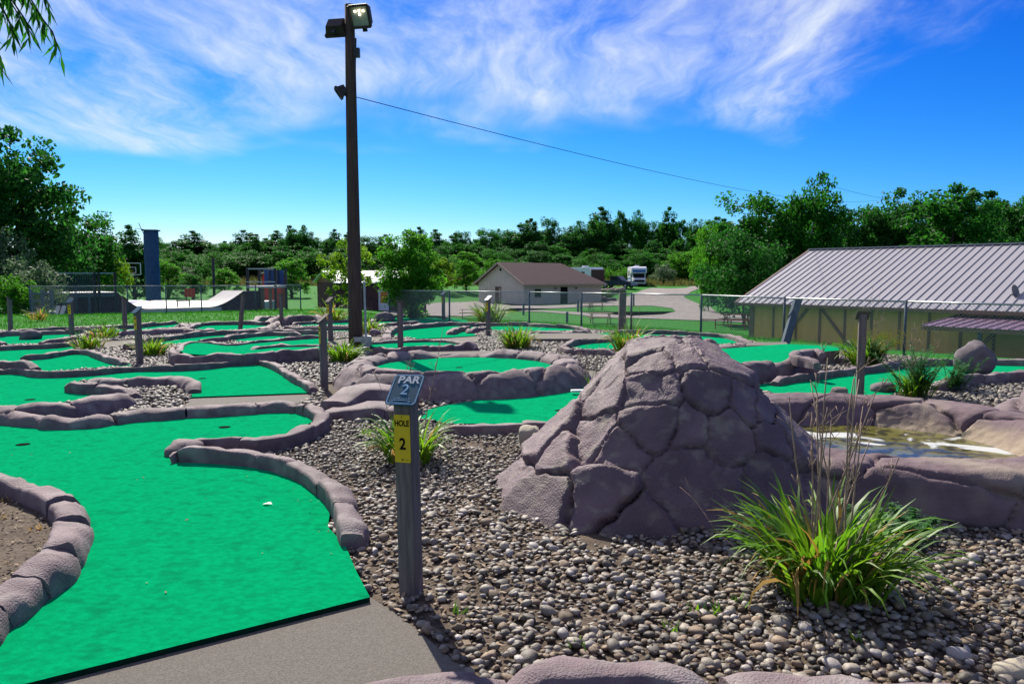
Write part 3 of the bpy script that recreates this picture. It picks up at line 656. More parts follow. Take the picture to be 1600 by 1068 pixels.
# big mound
MP = mound(1.20, 5.85, 1.12, [180, -160, -139, -121, -97, -76, -48, -15, 10, 40, 90, 137, 160],
           [1.40, 1.40, 1.40, 1.38, 1.22, 1.14, 1.34, 1.62, 1.66, 1.35, 1.1, 1.25, 1.35],
           [.80, .88, 1.15, 1.7, 2.6, 2.6, 1.5, .78, .74, 1.1, 2.0, 1.4, .95], .23, 440, 180)
mpx = [(993, 537), (1016, 552), (1074, 546), (1140, 555), (949, 572), (1020, 598), (1108, 598), (935, 622), (1013, 645), (1087, 655), (1145, 669), (1178, 618), (1200, 632), (916, 672), (958, 697), (846, 690), (868, 712), (838, 772), (946, 757), (996, 812), (1085, 745), (1226, 740), (1222, 680), (1262, 695), (800, 742), (1290, 760)]
seeds = [list(s) for s in seeds_from_px(MP, mpx)]
rnd = random.Random(5)
for k in range(16):
    a = math.radians(rnd.uniform(15, 165)); r = rnd.uniform(.3, 1.2); seeds.append([1.20 + r * math.cos(a), 5.85 + r * math.sin(a), max(0, 1.05 - r * .8)])
rb = random.Random(4); bul = [rb.uniform(.008, .034) for _ in seeds]
for k in (17, 18, 19, 15, 16): bul[k] = .11
for k in (20, 21): bul[k] = .004
wts = [rb.uniform(.86, 1.18) for _ in seeds]; wts[20] = .62; wts[19] = .95
mound_o = empty('rock_mound', (1.20, 5.85, 0), 0, 'tall carved purple rock mound beside the pond', 'rock mound')
carve(MP, MP, seeds, mound_o, M['mound'], .022, .009, .05, .030, .075, .021, bul=bul, facet=.78, weights=wts, chips=.022)
NO_GRAVEL.append(poly_of(MP))

# low rock pile at the right edge
RP = mound(5.35, 7.1, .66, [180, -135, -90, -45, 0, 45, 90, 135], [1.0, .95, .9, 1, 1, 1, .9, .95], [1.3, 1.4, 1.6, 1.6, 1.5, 1.5, 1.6, 1.4], .18, 120, 50)
rnd = random.Random(8)
rseeds = [[5.35 + r * math.cos(a), 7.1 + r * math.sin(a), .66 * (1 - r)] for r, a in [(rnd.uniform(.05, .95), rnd.uniform(0, 6.28)) for _ in range(18)]]
o = empty('rock_pile', (5.35, 7.1, 0), 0, 'layered low rock pile at the right end of the pond', 'rock pile')
carve(RP, RP, rseeds, o, M['rock'], .04, .03, .07, .09, .05, .012); NO_GRAVEL.append(poly_of(RP))

# ring shaped raised green
def ring_surface(cx, cy, rx, ry, prof, nu, sub, dip=None, wav=0.0):
    pr = np.array(prof, float); seg = np.linalg.norm(np.diff(pr, axis=0), axis=1); cum = np.concatenate([[0], np.cumsum(seg)])
    t = np.linspace(0, cum[-1], sub); po = np.interp(t, cum, pr[:, 0]); pz = np.interp(t, cum, pr[:, 1])
    for _ in range(2):
        po[1:-1] = (po[:-2] + 2 * po[1:-1] + po[2:]) / 4; pz[1:-1] = (pz[:-2] + 2 * pz[1:-1] + pz[2:]) / 4
    a = np.linspace(0, 2 * math.pi, nu, endpoint=False)
    wv = 1 + wav * np.array([mnoise.noise(Vector((math.cos(x) * 1.3, math.sin(x) * 1.3, 3.3))) for x in a])
    hz = np.ones(nu) if dip is None else dip(a)
    X = cx + (rx * wv[:, None] + po[None, :]) * np.cos(a)[:, None]; Y = cy + (ry * wv[:, None] + po[None, :]) * np.sin(a)[:, None]
    Z = np.where(pz[None, :] > 0, pz[None, :] * hz[:, None], pz[None, :]) * np.ones((nu, 1))
    P = np.stack([X, Y, Z], -1)
    Cc = np.stack([np.cos(a)[:, None] * rx * np.ones((1, sub)), np.sin(a)[:, None] * ry * np.ones((1, sub)), np.ones((nu, 1)) * t[None, :] * 1.0], -1)
    return P[::-1].copy(), Cc[::-1].copy(), t, pz
RC = (-.72, 11.55); RR = 1.46
ring_prof = [(-.06, .16), (-.04, .27), (.05, .315), (.17, .305), (.27, .26), (.36, .17), (.43, .07), (.47, -.05)]
P_, C_, tt, pz = ring_surface(RC[0], RC[1], RR, RR, ring_prof, 260, 46, dip=lambda a: 1 - .26 * sst(.90, .97, np.sin(a - .12)), wav=.03)
rnd = random.Random(12); sd = []
for row, (tv, n, j) in enumerate([(.20, 15, .05), (.47, 13, .06)]):
    for k in range(n):
        a = 2 * math.pi * (k + .5 * row + rnd.uniform(-.22, .22)) / n; sd.append([RR * math.cos(a), RR * math.sin(a), tv + rnd.uniform(-j, j) * 1.3])
ring_o = empty('round_raised_hole', (RC[0], RC[1], 0), 0, 'round raised green ringed by a carved purple stone wall', 'golf hole')
carve(P_, C_, sd, ring_o, M['rock'], .042, .026, .045, .07, .06, .010, name='wall_stone', facet=.3)
kk = 40
sheet('carpet', [Vector((RC[0] + (RR + .02) * math.cos(2 * math.pi * i / kk), RC[1] + (RR + .02) * math.sin(2 * math.pi * i / kk), .3)) for i in range(kk)], .215, M['carpet'], ring_o)
disc('cup', G(718, 574, .215), .055, .218, M['black'], ring_o)
pp = G(757, 611, .10); pb = B().tube([(pp.x, pp.y + .12, .105), (pp.x, pp.y - .04, .10)], .055, 14).build('drain_pipe', M['black'], ring_o, world=True)
NO_GRAVEL.append([Vector((RC[0] + (RR + .45) * math.cos(a), RC[1] + (RR + .45) * math.sin(a), 0)) for a in np.linspace(0, 6.28, 30)])

# pond
PC = (3.12, 6.45); PR = 1.25
pond_prof = [(-.30, -.04), (-.22, .05), (-.13, .13), (-.05, .24), (.0, .315), (.08, .345), (.24, .35), (.40, .335), (.47, .28), (.49, .14), (.53, -.05)]
P_, C_, tt, pz = ring_surface(PC[0], PC[1], PR, PR, pond_prof, 420, 110, wav=.04)
rnd = random.Random(21); sd = []; mats = []
for (tv, n, off, mm) in [(.30, 9, .2, 'sandy'), (.74, 11, .0, 'pondrock'), (1.13, 12, .5, 'pondrock'), (1.36, 13, .1, 'pondrock')]:
    for k in range(n):
        a = 2 * math.pi * (k + off + rnd.uniform(-.2, .2)) / n; sd.append([PR * math.cos(a), PR * math.sin(a), tv + rnd.uniform(-.06, .06)])
        mats.append(M[mm] if (mm != 'sandy' or math.cos(a) > .45) else M['pondrock'])
pond_o = empty('pond', (PC[0], PC[1], 0), 0, 'round murky pond in a carved purple stone basin', 'pond')
carve(P_, C_, sd, pond_o, M['pondrock'], .034, .020, .03, .06, .05, .010, name='wall_stone', mats=mats, facet=.25)
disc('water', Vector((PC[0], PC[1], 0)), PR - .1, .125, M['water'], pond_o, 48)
NO_GRAVEL.append([Vector((PC[0] + (PR + .5) * math.cos(a), PC[1] + (PR + .5) * math.sin(a), 0)) for a in np.linspace(0, 6.28, 40)])

# loose boulders and stones
def boulder(name, c, dims, seed, mat_, label, cat='boulder', boxy=.0, group=None, parent=None, rz=0.0, sub=3):
    bm = bmesh.new(); bmesh.ops.create_icosphere(bm, subdivisions=sub, radius=1.0); off = Vector((seed * 3.7, seed * 1.3, seed * 2.1))
    for v in bm.verts:
        p = v.co.copy()
        if boxy: p = Vector([math.copysign(abs(q) ** (1 - boxy), q) for q in p])
        k = 1 + .22 * mnoise.noise(p * 1.3 + off) + .09 * mnoise.noise(p * 3.4 + off)
        f = mnoise.cell_vector(p * 1.2 + off); k += .05 * (f.x - .5)
        v.co = Vector((p.x * dims[0] / 2 * k, p.y * dims[1] / 2 * k, max(p.z, -.6) * dims[2] / 1.6 * k + dims[2] * .36))
    me = bpy.data.meshes.new(name); bm.to_mesh(me); bm.free(); me.materials.append(mat_)
    me.polygons.foreach_set('use_smooth', [True] * len(me.polygons)); me.update()
    o = link(name, me, parent, c, (0, 0, rz))
    if parent is None: tag(o, label, cat, group)
    return o
boulder('boulder', G(48, 530, .02), (.52, .42, .26), 3, M['boulder'], 'dark squat boulder on the far left green')
boulder('boulder', G(1522, 580, .05), (.62, .55, .50), 4, M['boulder'], 'tall grey boulder on the green by the barn')
boulder('boulder', G(1312, 619, .0), (.24, .2, .13), 6, M['pondrock'], 'small brown rock on the pond rim by the tall post', 'rock')
boulder('boulder', G(1380, 614, .0), (.34, .26, .16), 7, M['boulder'], 'low grey rock beside the feathery plant', 'rock')
boulder('boulder', G(828, 697, .0), (.22, .2, .20), 9, M['paper'], 'tan upright rock beside the rock mound', 'rock', .3)
boulder('boulder', G(850, 698, .0), (.34, .28, .16), 10, M['paper'], 'flat tan rock leaning on the rock mound', 'rock', .45)
boulder('boulder', G(205, 548, .0), (.3, .3, .2), 11, M['rock'], 'rounded purple rock by the left gravel bed', 'rock')
boulder('boulder', G(600, 503, .0), (.75, .5, .35), 12, M['boulder'], 'pointed dark rock behind the light pole', 'rock')
boulder('boulder', G(586, 525, .0), (.3, .3, .2), 13, M['rock'], 'small purple rock right of the light pole', 'rock')
boulder('boulder', G(1588, 1060, .0), (.16, .13, .08), 14, M['paper'], 'pinkish rounded stone in the bottom right corner', 'rock')
q_ = G(290, 715, 0) - base_of(near_hole); boulder('border_stone', q_, (.30, .30, .165), 17, M['rock'], None, parent=near_hole, boxy=.2)
# flat stone steps
st = empty('stone_steps', G(570, 635), 0, 'two tiers of flat purple stones left of the round raised green', 'stone steps')
curb(st, [G(x, y, .30) for x, y in [(520, 606), (560, 600), (610, 598), (650, 598)]], 0, .30, .55, .75, 77, 12, k_profile=[(-.5, -.1), (-.5, .5), (-.47, .88), (-.40, .97), (-.2, 1), (0, 1), (.2, 1), (.40, .97), (.47, .88), (.5, .5), (.5, -.1)])
curb(st, [G(x, y, .17) for x, y in [(512, 628), (560, 630), (610, 630), (650, 632)]], 0, .17, .50, .6, 78, 12, k_profile=[(-.5, -.1), (-.5, .5), (-.47, .85), (-.40, .97), (-.2, 1), (0, 1), (.2, 1), (.40, .97), (.47, .85), (.5, .5), (.5, -.1)])
NO_GRAVEL.append(pxpoly([(505, 645), (505, 600), (660, 590), (660, 645)], 0))
pl = G(912, 612, .06)
B().box(-.17, .17, -.05, .05, 0, .03).build('plank', M['white'], None, bevel=.004).location = pl
tag(bpy.data.objects['plank'], 'small pale plank lying between the round green and the mound', 'plank'); bpy.data.objects['plank'].rotation_euler = (0, 0, .1)

# ------------------------------------------------------------------ gravel
def ico(sub):
    bm = bmesh.new(); bmesh.ops.create_icosphere(bm, subdivisions=sub, radius=1.0); bm.verts.index_update()
    v = np.array([p.co[:] for p in bm.verts]); f = np.array([[q.index for q in t.verts] for t in bm.faces]); bm.free(); return v, f
def pebbles(name, x, y, z, r, sub, mat_, label, seed):
    rg = np.random.default_rng(seed); v0, f0 = ico(sub); n = len(x)
    # irregular prototypes
    protos = []
    for k in range(10):
        off = Vector((k * 5.1, k * 2.3, 1)); protos.append(np.array([np.array(p) * (1 + .42 * mnoise.noise(Vector(p) * 1.2 + off)) for p in v0]))
    protos = np.array(protos)[rg.integers(0, 10, n)]
    sc = np.stack([r * rg.uniform(.85, 1.45, n), r * rg.uniform(.75, 1.1, n), r * rg.uniform(.42, .78, n)], -1)
    V = protos * sc[:, None, :]
    a = rg.uniform(0, 6.283, n); tl = rg.normal(0, .28, n)
    c, s = np.cos(tl)[:, None], np.sin(tl)[:, None]; xx = V[:, :, 0] * c - V[:, :, 2] * s; zz = V[:, :, 0] * s + V[:, :, 2] * c
    c, s = np.cos(a)[:, None], np.sin(a)[:, None]; X = xx * c - V[:, :, 1] * s; Y = xx * s + V[:, :, 1] * c
    V = np.stack([X + x[:, None], Y + y[:, None], zz + z[:, None]], -1).reshape(-1, 3)
    Fq = (f0[None] + (np.arange(n) * len(v0))[:, None, None]).reshape(-1, 3)
    return tag(mk_np(name, V, Fq, mat_, smooth=True), label, 'gravel', kind='stuff')
def scatter(y0, y1, sp, seed, wid=.98, holes=True):
    rg = np.random.default_rng(seed); xs, ys = np.meshgrid(np.arange(-wid * y1 - 1, wid * y1 + 1, sp), np.arange(y0, y1, sp * .87))
    xs = xs + (np.arange(xs.shape[0])[:, None] % 2) * sp / 2; x = (xs + rg.uniform(-.42, .42, xs.shape) * sp).ravel(); y = (ys + rg.uniform(-.42, .42, ys.shape) * sp).ravel()
    m = (np.abs(x) < wid * y + .6) & pip(SOIL, x, y); x, y = x[m], y[m]
    keep = np.ones(len(x), bool)
    for P in NO_GRAVEL: keep &= ~pip(P, x, y)
    keep &= ~pip(ISL, x, y)
    x, y = x[keep], y[keep]
    if holes:      # bare patches
        nz = np.array([mnoise.noise(Vector((a * 1.1, b * 1.1, 0))) + .5 * mnoise.noise(Vector((a * 3, b * 3, 4))) for a, b in zip(x, y)])
        near_path = np.exp(-((x + .45) / .45) ** 2 - ((y - 4.0) / .7) ** 2)
        keep = rg.random(len(x)) > np.clip((nz - .25) * 1.7, 0, .8) + .55 * near_path
        x, y = x[keep], y[keep]
    return x, y, rg
x, y, rg = scatter(2.3, 8.2, .043, 31)
r = np.clip(rg.lognormal(math.log(.0165), .34, len(x)), .008, .038); z = r * .32 + rg.uniform(0, .018, len(x))
sel = rg.random(len(x)); w = sel < .24; pale = sel > .9
print('near pebbles', len(x))
nearm = y < 5.6
g_ = ~w & ~pale & nearm
pebbles('gravel', x[pale & nearm], y[pale & nearm], z[pale & nearm] + .004, r[pale & nearm], 2, M['pebble_pale'], 'pale pebbles scattered through the near gravel', 7)
pebbles('gravel', x[g_], y[g_], z[g_], r[g_], 2, M['pebble'], 'grey rounded river gravel around the hole 2 post', 1)
pebbles('gravel', x[w & nearm], y[w & nearm], z[w & nearm], r[w & nearm], 2, M['pebble_warm'], 'tan and brown pebbles among the grey gravel', 2)
pebbles('gravel', x[~nearm], y[~nearm], z[~nearm], r[~nearm], 1, M['pebble'], 'grey gravel between the mound and the greens', 5)
x, y, rg = scatter(8.2, 25.5, .085, 32, .86, False)
r = rg.uniform(.028, .05, len(x)); z = r * .3 + rg.uniform(0, .015, len(x)); print('far pebbles', len(x))
pebbles('gravel', x, y, z, r, 1, M['pebble'], 'grey gravel beds between the far greens', 3)
# leaf litter on the soil island and near gravel, weeds
def litter(name, n, region, seed, mat_, label, size=.02):
    rg = np.random.default_rng(seed); V = []; Fq = []
    for i in range(n):
        p = region(rg)
        if p is None: continue
        a = rg.uniform(0, 6.28); s = size * rg.uniform(.5, 1.5); t = rg.uniform(-.6, .6, 2); k = len(V)
        ca, sa = math.cos(a), math.sin(a)
        for dx, dy in ((-1, 0), (0, -.5), (1, 0), (0, .5)):
            V.append((p[0] + (dx * ca - dy * sa) * s, p[1] + (dx * sa + dy * ca) * s, p[2] + s * .5 + (dx * t[0] + dy * t[1]) * s))
        Fq.append((k, k + 1, k + 2, k + 3))
    return tag(mk_np(name, np.array(V), np.array(Fq), mat_), label, 'leaf litter', kind='stuff')
def reg_isl(rg):
    p = (rg.uniform(-5.5, -1.9), rg.uniform(3.4, 7.0)); return (p[0], p[1], .077) if pip(ISL, np.array([p[0]]), np.array([p[1]]))[0] else None
litter('leaf_litter', 7000, reg_isl, 41, M['litter'], 'dry leaf litter and bark inside the near left border', .012)
def reg_near(rg):
    p = (rg.uniform(-4.5, -.6), rg.uniform(3.6, 7.2)); return (p[0], p[1], .039) if pip(NO_GRAVEL[0], np.array([p[0]]), np.array([p[1]]))[0] and not pip(ISL, np.array([p[0]]), np.array([p[1]]))[0] else None
litter('leaf_litter', 60, reg_near, 44, M['litter'], 'tiny dry leaf crumbs on the near green', .009)
lf = G(418, 788, .04); lo = mk('dead_leaf', [(-.035, 0, .004), (-.01, -.02, .012), (.035, -.004, .006), (.015, .018, .016), (-.012, .016, .010)], [(0, 1, 3, 4), (1, 2, 3)], M['white']); lo.location = lf; tag(lo, 'small white curled leaf lying on the near green', 'leaf')
def reg_path(rg):
    p = (rg.normal(-.38, .3), rg.normal(4.05, .5)); return None if any(pip(P, np.array([p[0]]), np.array([p[1]]))[0] for P in NO_GRAVEL) else (p[0], p[1], .014)
litter('leaf_litter', 420, reg_path, 42, M['litter'], 'dry leaf litter around the foot of the hole 2 post', .02)
GX, GY, _ = scatter(2.5, 6.5, .1, 78)
def reg_g(rg):
    i = rg.integers(0, len(GX)); v = mnoise.noise(Vector((GX[i] * 1.1, GY[i] * 1.1, 0)))
    return (GX[i], GY[i], .022) if v > .05 else None
litter('leaf_litter', 3200, reg_g, 43, M['litter'], 'dry straw and leaf bits in the bare patches of the gravel', .014)
def weeds(name, n, region, seed, mat_, label, h=.05):
    rg = np.random.default_rng(seed); V = []; Fq = []
    for i in range(n):
        p = region(rg)
        if p is None: continue
        for b in range(7):
            a = rg.uniform(0, 6.28); L = h * rg.uniform(.5, 1.3); ww = L * .16; k = len(V); ca, sa = math.cos(a), math.sin(a); lean = rg.uniform(.3, 1.1) * L
            ox, oy = rg.normal(0, h * .5, 2)
            V += [(p[0] + ox - sa * ww, p[1] + oy + ca * ww, p[2]), (p[0] + ox + sa * ww, p[1] + oy - ca * ww, p[2]), (p[0] + ox + ca * lean, p[1] + oy + sa * lean, p[2] + L)]
            Fq.append((k, k + 1, k + 2))
    return tag(mk_np(name, np.array(V), np.array(Fq), mat_), label, 'weeds', kind='stuff')
WX, WY, _ = scatter(2.6, 9, .16, 77)
def reg_w(rg):
    i = rg.integers(0, len(WX)); v = mnoise.noise(Vector((WX[i] * 1.4, WY[i] * 1.4, 9)))
    return (WX[i], WY[i], .02) if v > .18 else None
weeds('weeds', 300, reg_w, 51, M['blade'], 'small green weeds sprouting through the gravel')
weeds('weeds', 160, reg_isl, 52, M['blade_dry'], 'dry grass tufts in the near left soil bed', .04)

# ------------------------------------------------------------------ posts with signs
def text(name, body, size, mat_, parent, loc, rot, ext=.0008, align='CENTER', sx=1.0, bold=0.0):
    cu = bpy.data.curves.new(name, 'FONT'); cu.body = body; cu.size = size; cu.align_x = align; cu.align_y = 'CENTER'; cu.extrude = ext; cu.offset = bold
    cu.materials.append(mat_); o = bpy.data.objects.new(name, cu); COL.objects.link(o)
    bpy.context.view_layer.update(); me = bpy.data.meshes.new_from_object(o.evaluated_get(bpy.context.evaluated_depsgraph_get()))
    bpy.data.objects.remove(o); bpy.data.curves.remove(cu); me.name = name
    return link(name, me, parent, loc, rot, (sx, 1, 1))
def rrect(w, h, r, k=5):
    pts = []
    for cx_, cy_, a0 in ((w / 2 - r, h / 2 - r, 0), (-w / 2 + r, h / 2 - r, 90), (-w / 2 + r, -h / 2 + r, 180), (w / 2 - r, -h / 2 + r, 270)):
        for i in range(k + 1): a = math.radians(a0 + 90 * i / k); pts.append((cx_ + r * math.cos(a), cy_ + r * math.sin(a)))
    return pts
def sign_post(label, base, hgt, yaw, number=None, plate=True, lean=(0, 0), detail=False, w=.092, plate_mat='blue_plate'):
    t = empty('sign_post', base, yaw, label, 'sign post', 'sign posts of the golf holes'); t.rotation_euler = (lean[0], lean[1], yaw)
    top = hgt; b = B(); n = 0
    # post with a top cut at a slope (low at the front, which faces -y)
    h2 = w / 2; b.v += [Vector(p) for p in ((-h2, -h2, -.08), (h2, -h2, -.08), (h2, h2, -.08), (-h2, h2, -.08), (-h2, -h2, top - .075), (h2, -h2, top - .075), (h2, h2, top), (-h2, h2, top))]
    b.f += [(0, 3, 2, 1), (4, 5, 6, 7), (0, 1, 5, 4), (1, 2, 6, 5), (2, 3, 7, 6), (3, 0, 4, 7)]
    b.build('post', M['wood'], t, bevel=.004)
    th = math.atan2(.075, w) + (.12 if detail else 0); ca, sa = math.cos(th), math.sin(th)
    if plate:
        pw, ph = .165, .185; c0 = Vector((0, 0, top - .0375 + .012))
        pb = B().prism(rrect(pw, ph, .022), 0, .006); p = pb.build('par_plate', M[plate_mat], t); p.location = c0; p.rotation_euler = (th, 0, 0)
        if detail:
            bd = B(); o1 = rrect(pw - .008, ph - .008, .019); o2 = rrect(pw - .016, ph - .016, .016); k = len(o1)
            bd.v += [Vector((a, c, .0068)) for a, c in o1] + [Vector((a, c, .0068)) for a, c in o2]; bd.f += [(i, (i + 1) % k, k + (i + 1) % k, k + i) for i in range(k)]
            bd.build('plate_border', M['ink_blue'], p)
            text('lettering', 'PAR', .060, M['white'], p, (.004, .056, .0066), (0, 0, 0), bold=.0016, sx=1.1)
            text('numeral', '2', .088, M['ink_blue'], p, (.0, -.004, .0066), (0, 0, 0))
            sq = B(); pts = [(-.05 + i * .0042, -.056 + .006 * math.sin(i * 1.9) * (1 if i % 3 else .3), .0074) for i in range(24)]; sq.tube(pts, .0011, 4)
            sq.tube([(.056 * math.cos(a) - .004, -.074 + .0085 * math.sin(a), .0072) for a in np.linspace(0, 6.0, 26)], .0013, 4)
            sq.build('scribble', M['ink_blue'], p)
    if number is not None:
        pb = B().prism([(x_, y_) for x_, y_ in rrect(.085, .235, .006, 2)], 0, .004); p = pb.build('hole_plate', M['yellow'], t)
        p.location = (0, -h2 - .0005, top - .075 - .065 - .1175); p.rotation_euler = (math.pi / 2, 0, 0)
        text('lettering', 'HOLE', .040, M['black'], p, (0, .075, .0045), (0, 0, 0), bold=.0012, sx=.78)
        text('numeral', number, .078, M['black'], p, (.002, -.028, .0045), (0, 0, 0), bold=.0022, sx=.9)
        if detail:
            B().box(-.006, .004, -.107, -.100, .004, .0046).box(.010, .032, -.104, -.1025, .004, .0046).build('small_print', M['black'], p)
            B().tube([(0, .108, .004), (0, .108, .0065)], .003, 8).build('screw', M['dark_steel'], p)
    return t
R_ = math.radians
sign_post('weathered post with yellow HOLE 2 plate and PAR 2 sign, nearest the camera', G(643, 930), 1.065, R_(-19), '2', True, (0, R_(-1.1)), True)
sign_post('post with yellow plate numbered 3 beside the flat stone steps', G(507, 609), 1.03, R_(-62), '3', True, (0, R_(-1.2)), plate_mat='wood')
sign_post('post with small yellow plate just left of the light pole', G(517, 533), 1.04, R_(-40), '4', True, (0, R_(-2)), plate_mat='wood')
sign_post('bare grey post in front of the thin curved green', G(626, 554), 1.06, R_(165), None, True, plate_mat='wood')
sign_post('post with sun glint painted white on its cap and yellow plate left of the lily clump', G(763, 526), 1.04, R_(-50), '6', True, plate_mat='white')  # white cap plate: the sun glint is painted into its colour
sign_post('far post with sun glint painted white on its cap by the fence, right of the round shrub', G(693, 501), 1.0, R_(-50), '7', True, plate_mat='white')  # cap glint likewise put into the plate colour as white
sign_post('post with yellow plate and blue sign in the left gravel bed', G(219, 571), 1.02, R_(-35), '5', True, (0, R_(-1.5)))
sign_post('post with yellow plate by the far left lily clump', G(113, 527), .98, R_(-5), '8', True, (0, R_(-1)))
sign_post('bare post in front of the dark skate ramp', G(196, 524), 1.02, R_(150), None, True, plate_mat='wood')
sign_post('bare post at the far left edge', G(17, 524), 1.0, R_(150), None, True, (0, R_(-1.5)), plate_mat='wood')
sign_post('leaning post on the oval green by the skate ramp', G(375, 518), 1.06, R_(160), None, True, (0, R_(-8)), plate_mat='wood')
sign_post('bare far post in front of the playground platform', G(440, 509), .99, R_(170), None, True, plate_mat='wood')
sign_post('tall dark bare post on the green by the barn', G(1343, 620), 1.10, R_(165), None, True, plate_mat='wood')

# ------------------------------------------------------------------ light pole and wire
pbase = G(556, 545); PY = pbase.y
ptop = at(546, 8, PY + .05)
pole = empty('light_pole', pbase, 0, 'tall brown wooden light pole with floodlights', 'light pole')
B().tube([pbase + (ptop - pbase) * t_ for t_ in (-.01, .1, .3, .55, .8, 1.0)], [.155, .15, .14, .125, .112, .10], 14).build('shaft', M['pole'], pole, True, True)
def flood(c, yaw, pitch, w, h, d, lit):
    e = bpy.data.objects.new('floodlight', None); COL.objects.link(e); e.parent = pole; e.location = Vector(c) - pbase; e.rotation_euler = (pitch, 0, yaw)
    bb = B(); bb.v += [Vector(p) for p in ((-w / 2, 0, -h / 2), (w / 2, 0, -h / 2), (w / 2, 0, h / 2), (-w / 2, 0, h / 2), (-w * .38, d, -h * .36), (w * .38, d, -h * .36), (w * .38, d, h * .36), (-w * .38, d, h * .36))]
    bb.f += [(4, 5, 6, 7), (0, 1, 5, 4), (1, 2, 6, 5), (2, 3, 7, 6), (3, 0, 4, 7)]; bb.build('housing', M['lamp_body'], e)
    fr = B()
    for a, b_ in (((-w / 2, -.01, -h / 2), (w / 2, -.01, -h / 2)), ((w / 2, -.01, -h / 2), (w / 2, -.01, h / 2)), ((w / 2, -.01, h / 2), (-w / 2, -.01, h / 2)), ((-w / 2, -.01, h / 2), (-w / 2, -.01, -h / 2))): fr.bar(a, b_, .05, .05)
    fr.build('frame', M['lamp_body'], e)
    B().quad((-w * .45, .02, -h * .45), (w * .45, .02, -h * .45), (w * .45, .02, h * .45), (-w * .45, .02, h * .45)).build('reflector', M['galv'], e)
    if lit:
        for (x_, z_) in ((-.09, .10), (0, .11), (.09, .10), (0, .04)): bm_ = B().tube([(x_, .0, z_ - .018), (x_, .0, z_ + .018)], .016, 8).build('bulb', M['bulb'], e)
    B().bar((0, d * .6, -h * .3), (0, d * .6, -h * .75), .05, .09).build('bracket', M['dark_steel'], e)
fl = at(562, 26, PY - .28); flood(fl, R_(-14), R_(24), .42, .42, .26, True)
fl = at(528, 48, PY + .12); flood(fl, R_(168), R_(38), .46, .34, .2, False)
fl = at(530, 145, PY + .0); flood(fl, R_(-75), R_(35), .26, .22, .16, False)
pj = at(554, 84, PY); B().box(-.05, .07, -.06, .06, -.09, .09).build('junction_box', M['dark_steel'], pole).location = pj - pbase + Vector((.05, -.06, 0))
B().tube([at(556, 60, PY - .1), at(555, 100, PY - .1), at(556, 160, PY - .1)], .018, 6).build('conduit', M['dark_steel'], pole, world=True)
B().tube([at(569, 440, PY - .12), at(572, 535, PY - .14)], .025, 8).build('conduit', M['galv'], pole, world=True)
bxp = at(573, 537, PY - .16); B().box(-.10, .10, -.06, .06, -.17, .17).build('meter_box', M['galv'], pole, bevel=.01).location = bxp - pbase
B().box(-.2, .02, -.02, .02, -.05, .05).build('meter_bracket', M['galv'], pole).location = bxp - pbase + Vector((-.06, -.05, .1))
def wire(a, b, sag, label, r=.012):
    a, b = Vector(a), Vector(b); pts = []
    for i in range(29):
        t_ = i / 28; p = a.lerp(b, t_); p.z -= sag * 4 * t_ * (1 - t_); pts.append(p)
    o = B().tube(pts, r, 5).build('overhead_wire', M['black'], None, True); tag(o, label, 'wire')
wire(at(557, 152, PY), at(1372, 313, 84), .9, 'thin overhead wire from the light pole to the trees', .009)
wire(at(1290, 288, 80), at(1420, 316, 88), .2, 'second short wire emerging beyond the tall right tree', .014)

# ------------------------------------------------------------------ chain link fence
def fence(label, pts, h=1.1, posts=None, mesh_sp=.075, post_r=.028):
    P = [Vector((p[0], p[1], float(terrain(*p[:2])) + .0)) for p in pts]
    t = empty('chain_link_fence', P[0], 0, label, 'fence')
    for p in P: B().tube([p - Vector((0, 0, .1)), p + Vector((0, 0, h + .03))], post_r, 8).build('post', M['blue_post'], t, True, True)
    for a, b in zip(P, P[1:]): B().tube([a + Vector((0, 0, h)), b + Vector((0, 0, h))], .021, 6).build('top_rail', M['galv'], t, True, True)
    B2 = B()
    for a, b in zip(P, P[1:]):
        L = (b - a).length; u = (b - a) / L; hh = h - .06; n = int(L / mesh_sp); nrm = Vector((u.y, -u.x, 0)) * .004
        for sgn in (1, -1):
            for i in range(-int(hh / mesh_sp), n + int(hh / mesh_sp) + 1):
                s0, z0, s1, z1 = i * mesh_sp, .05, i * mesh_sp + sgn * hh, .05 + hh
                # clip to the panel
                if s0 < 0: z0 += (0 - s0) * sgn * 1.0 if sgn > 0 else 1e9; s0 = 0
                if s0 > L:
                    if sgn > 0: continue
                    z0 += s0 - L; s0 = L
                if s1 > L: z1 -= s1 - L; s1 = L
                if s1 < 0: z1 -= -s1; s1 = 0
                if z1 - z0 < .02 or z0 > hh: continue
                q0 = a + u * s0; q1 = a + u * s1; q0 = Vector((q0.x, q0.y, q0.z + z0)); q1 = Vector((q1.x, q1.y, q1.z + z1))
                B2.bar(q0 + nrm * sgn, q1 + nrm * sgn, .0042, .0042)
    mk('wire_mesh', B2.v, B2.f, M['galv'], t, False, True)['kind'] = 'stuff'
    return t
fence('chain link fence along the right side of the course', [(-4.4, 27.6), (-2.1, 25.8), (.55, 24.4), (2.1, 23.2), (3.45, 22.2), (5.15, 20.9), (6.35, 17.9), (8.0, 15.6), (9.3, 13.6), (11.5, 11.2)])
def pxf(px, D): return ((px - 800) / 1200 * D, D)
fence('chain link fence in front of the skate ramp on the left', [pxf(48, 31), pxf(120, 31.5), pxf(200, 32.5), pxf(260, 33.5), pxf(315, 34.5), pxf(400, 35.5), pxf(470, 36)], 1.2, mesh_sp=.1)
def timber(label, base, top, w, mat_='wood'):
    o = B().bar(Vector((0, 0, -.2)), top - base, w, w, (0, 1, 0)).build('timber_post', M[mat_], None, bevel=.008); o.location = base; tag(o, label, 'post')
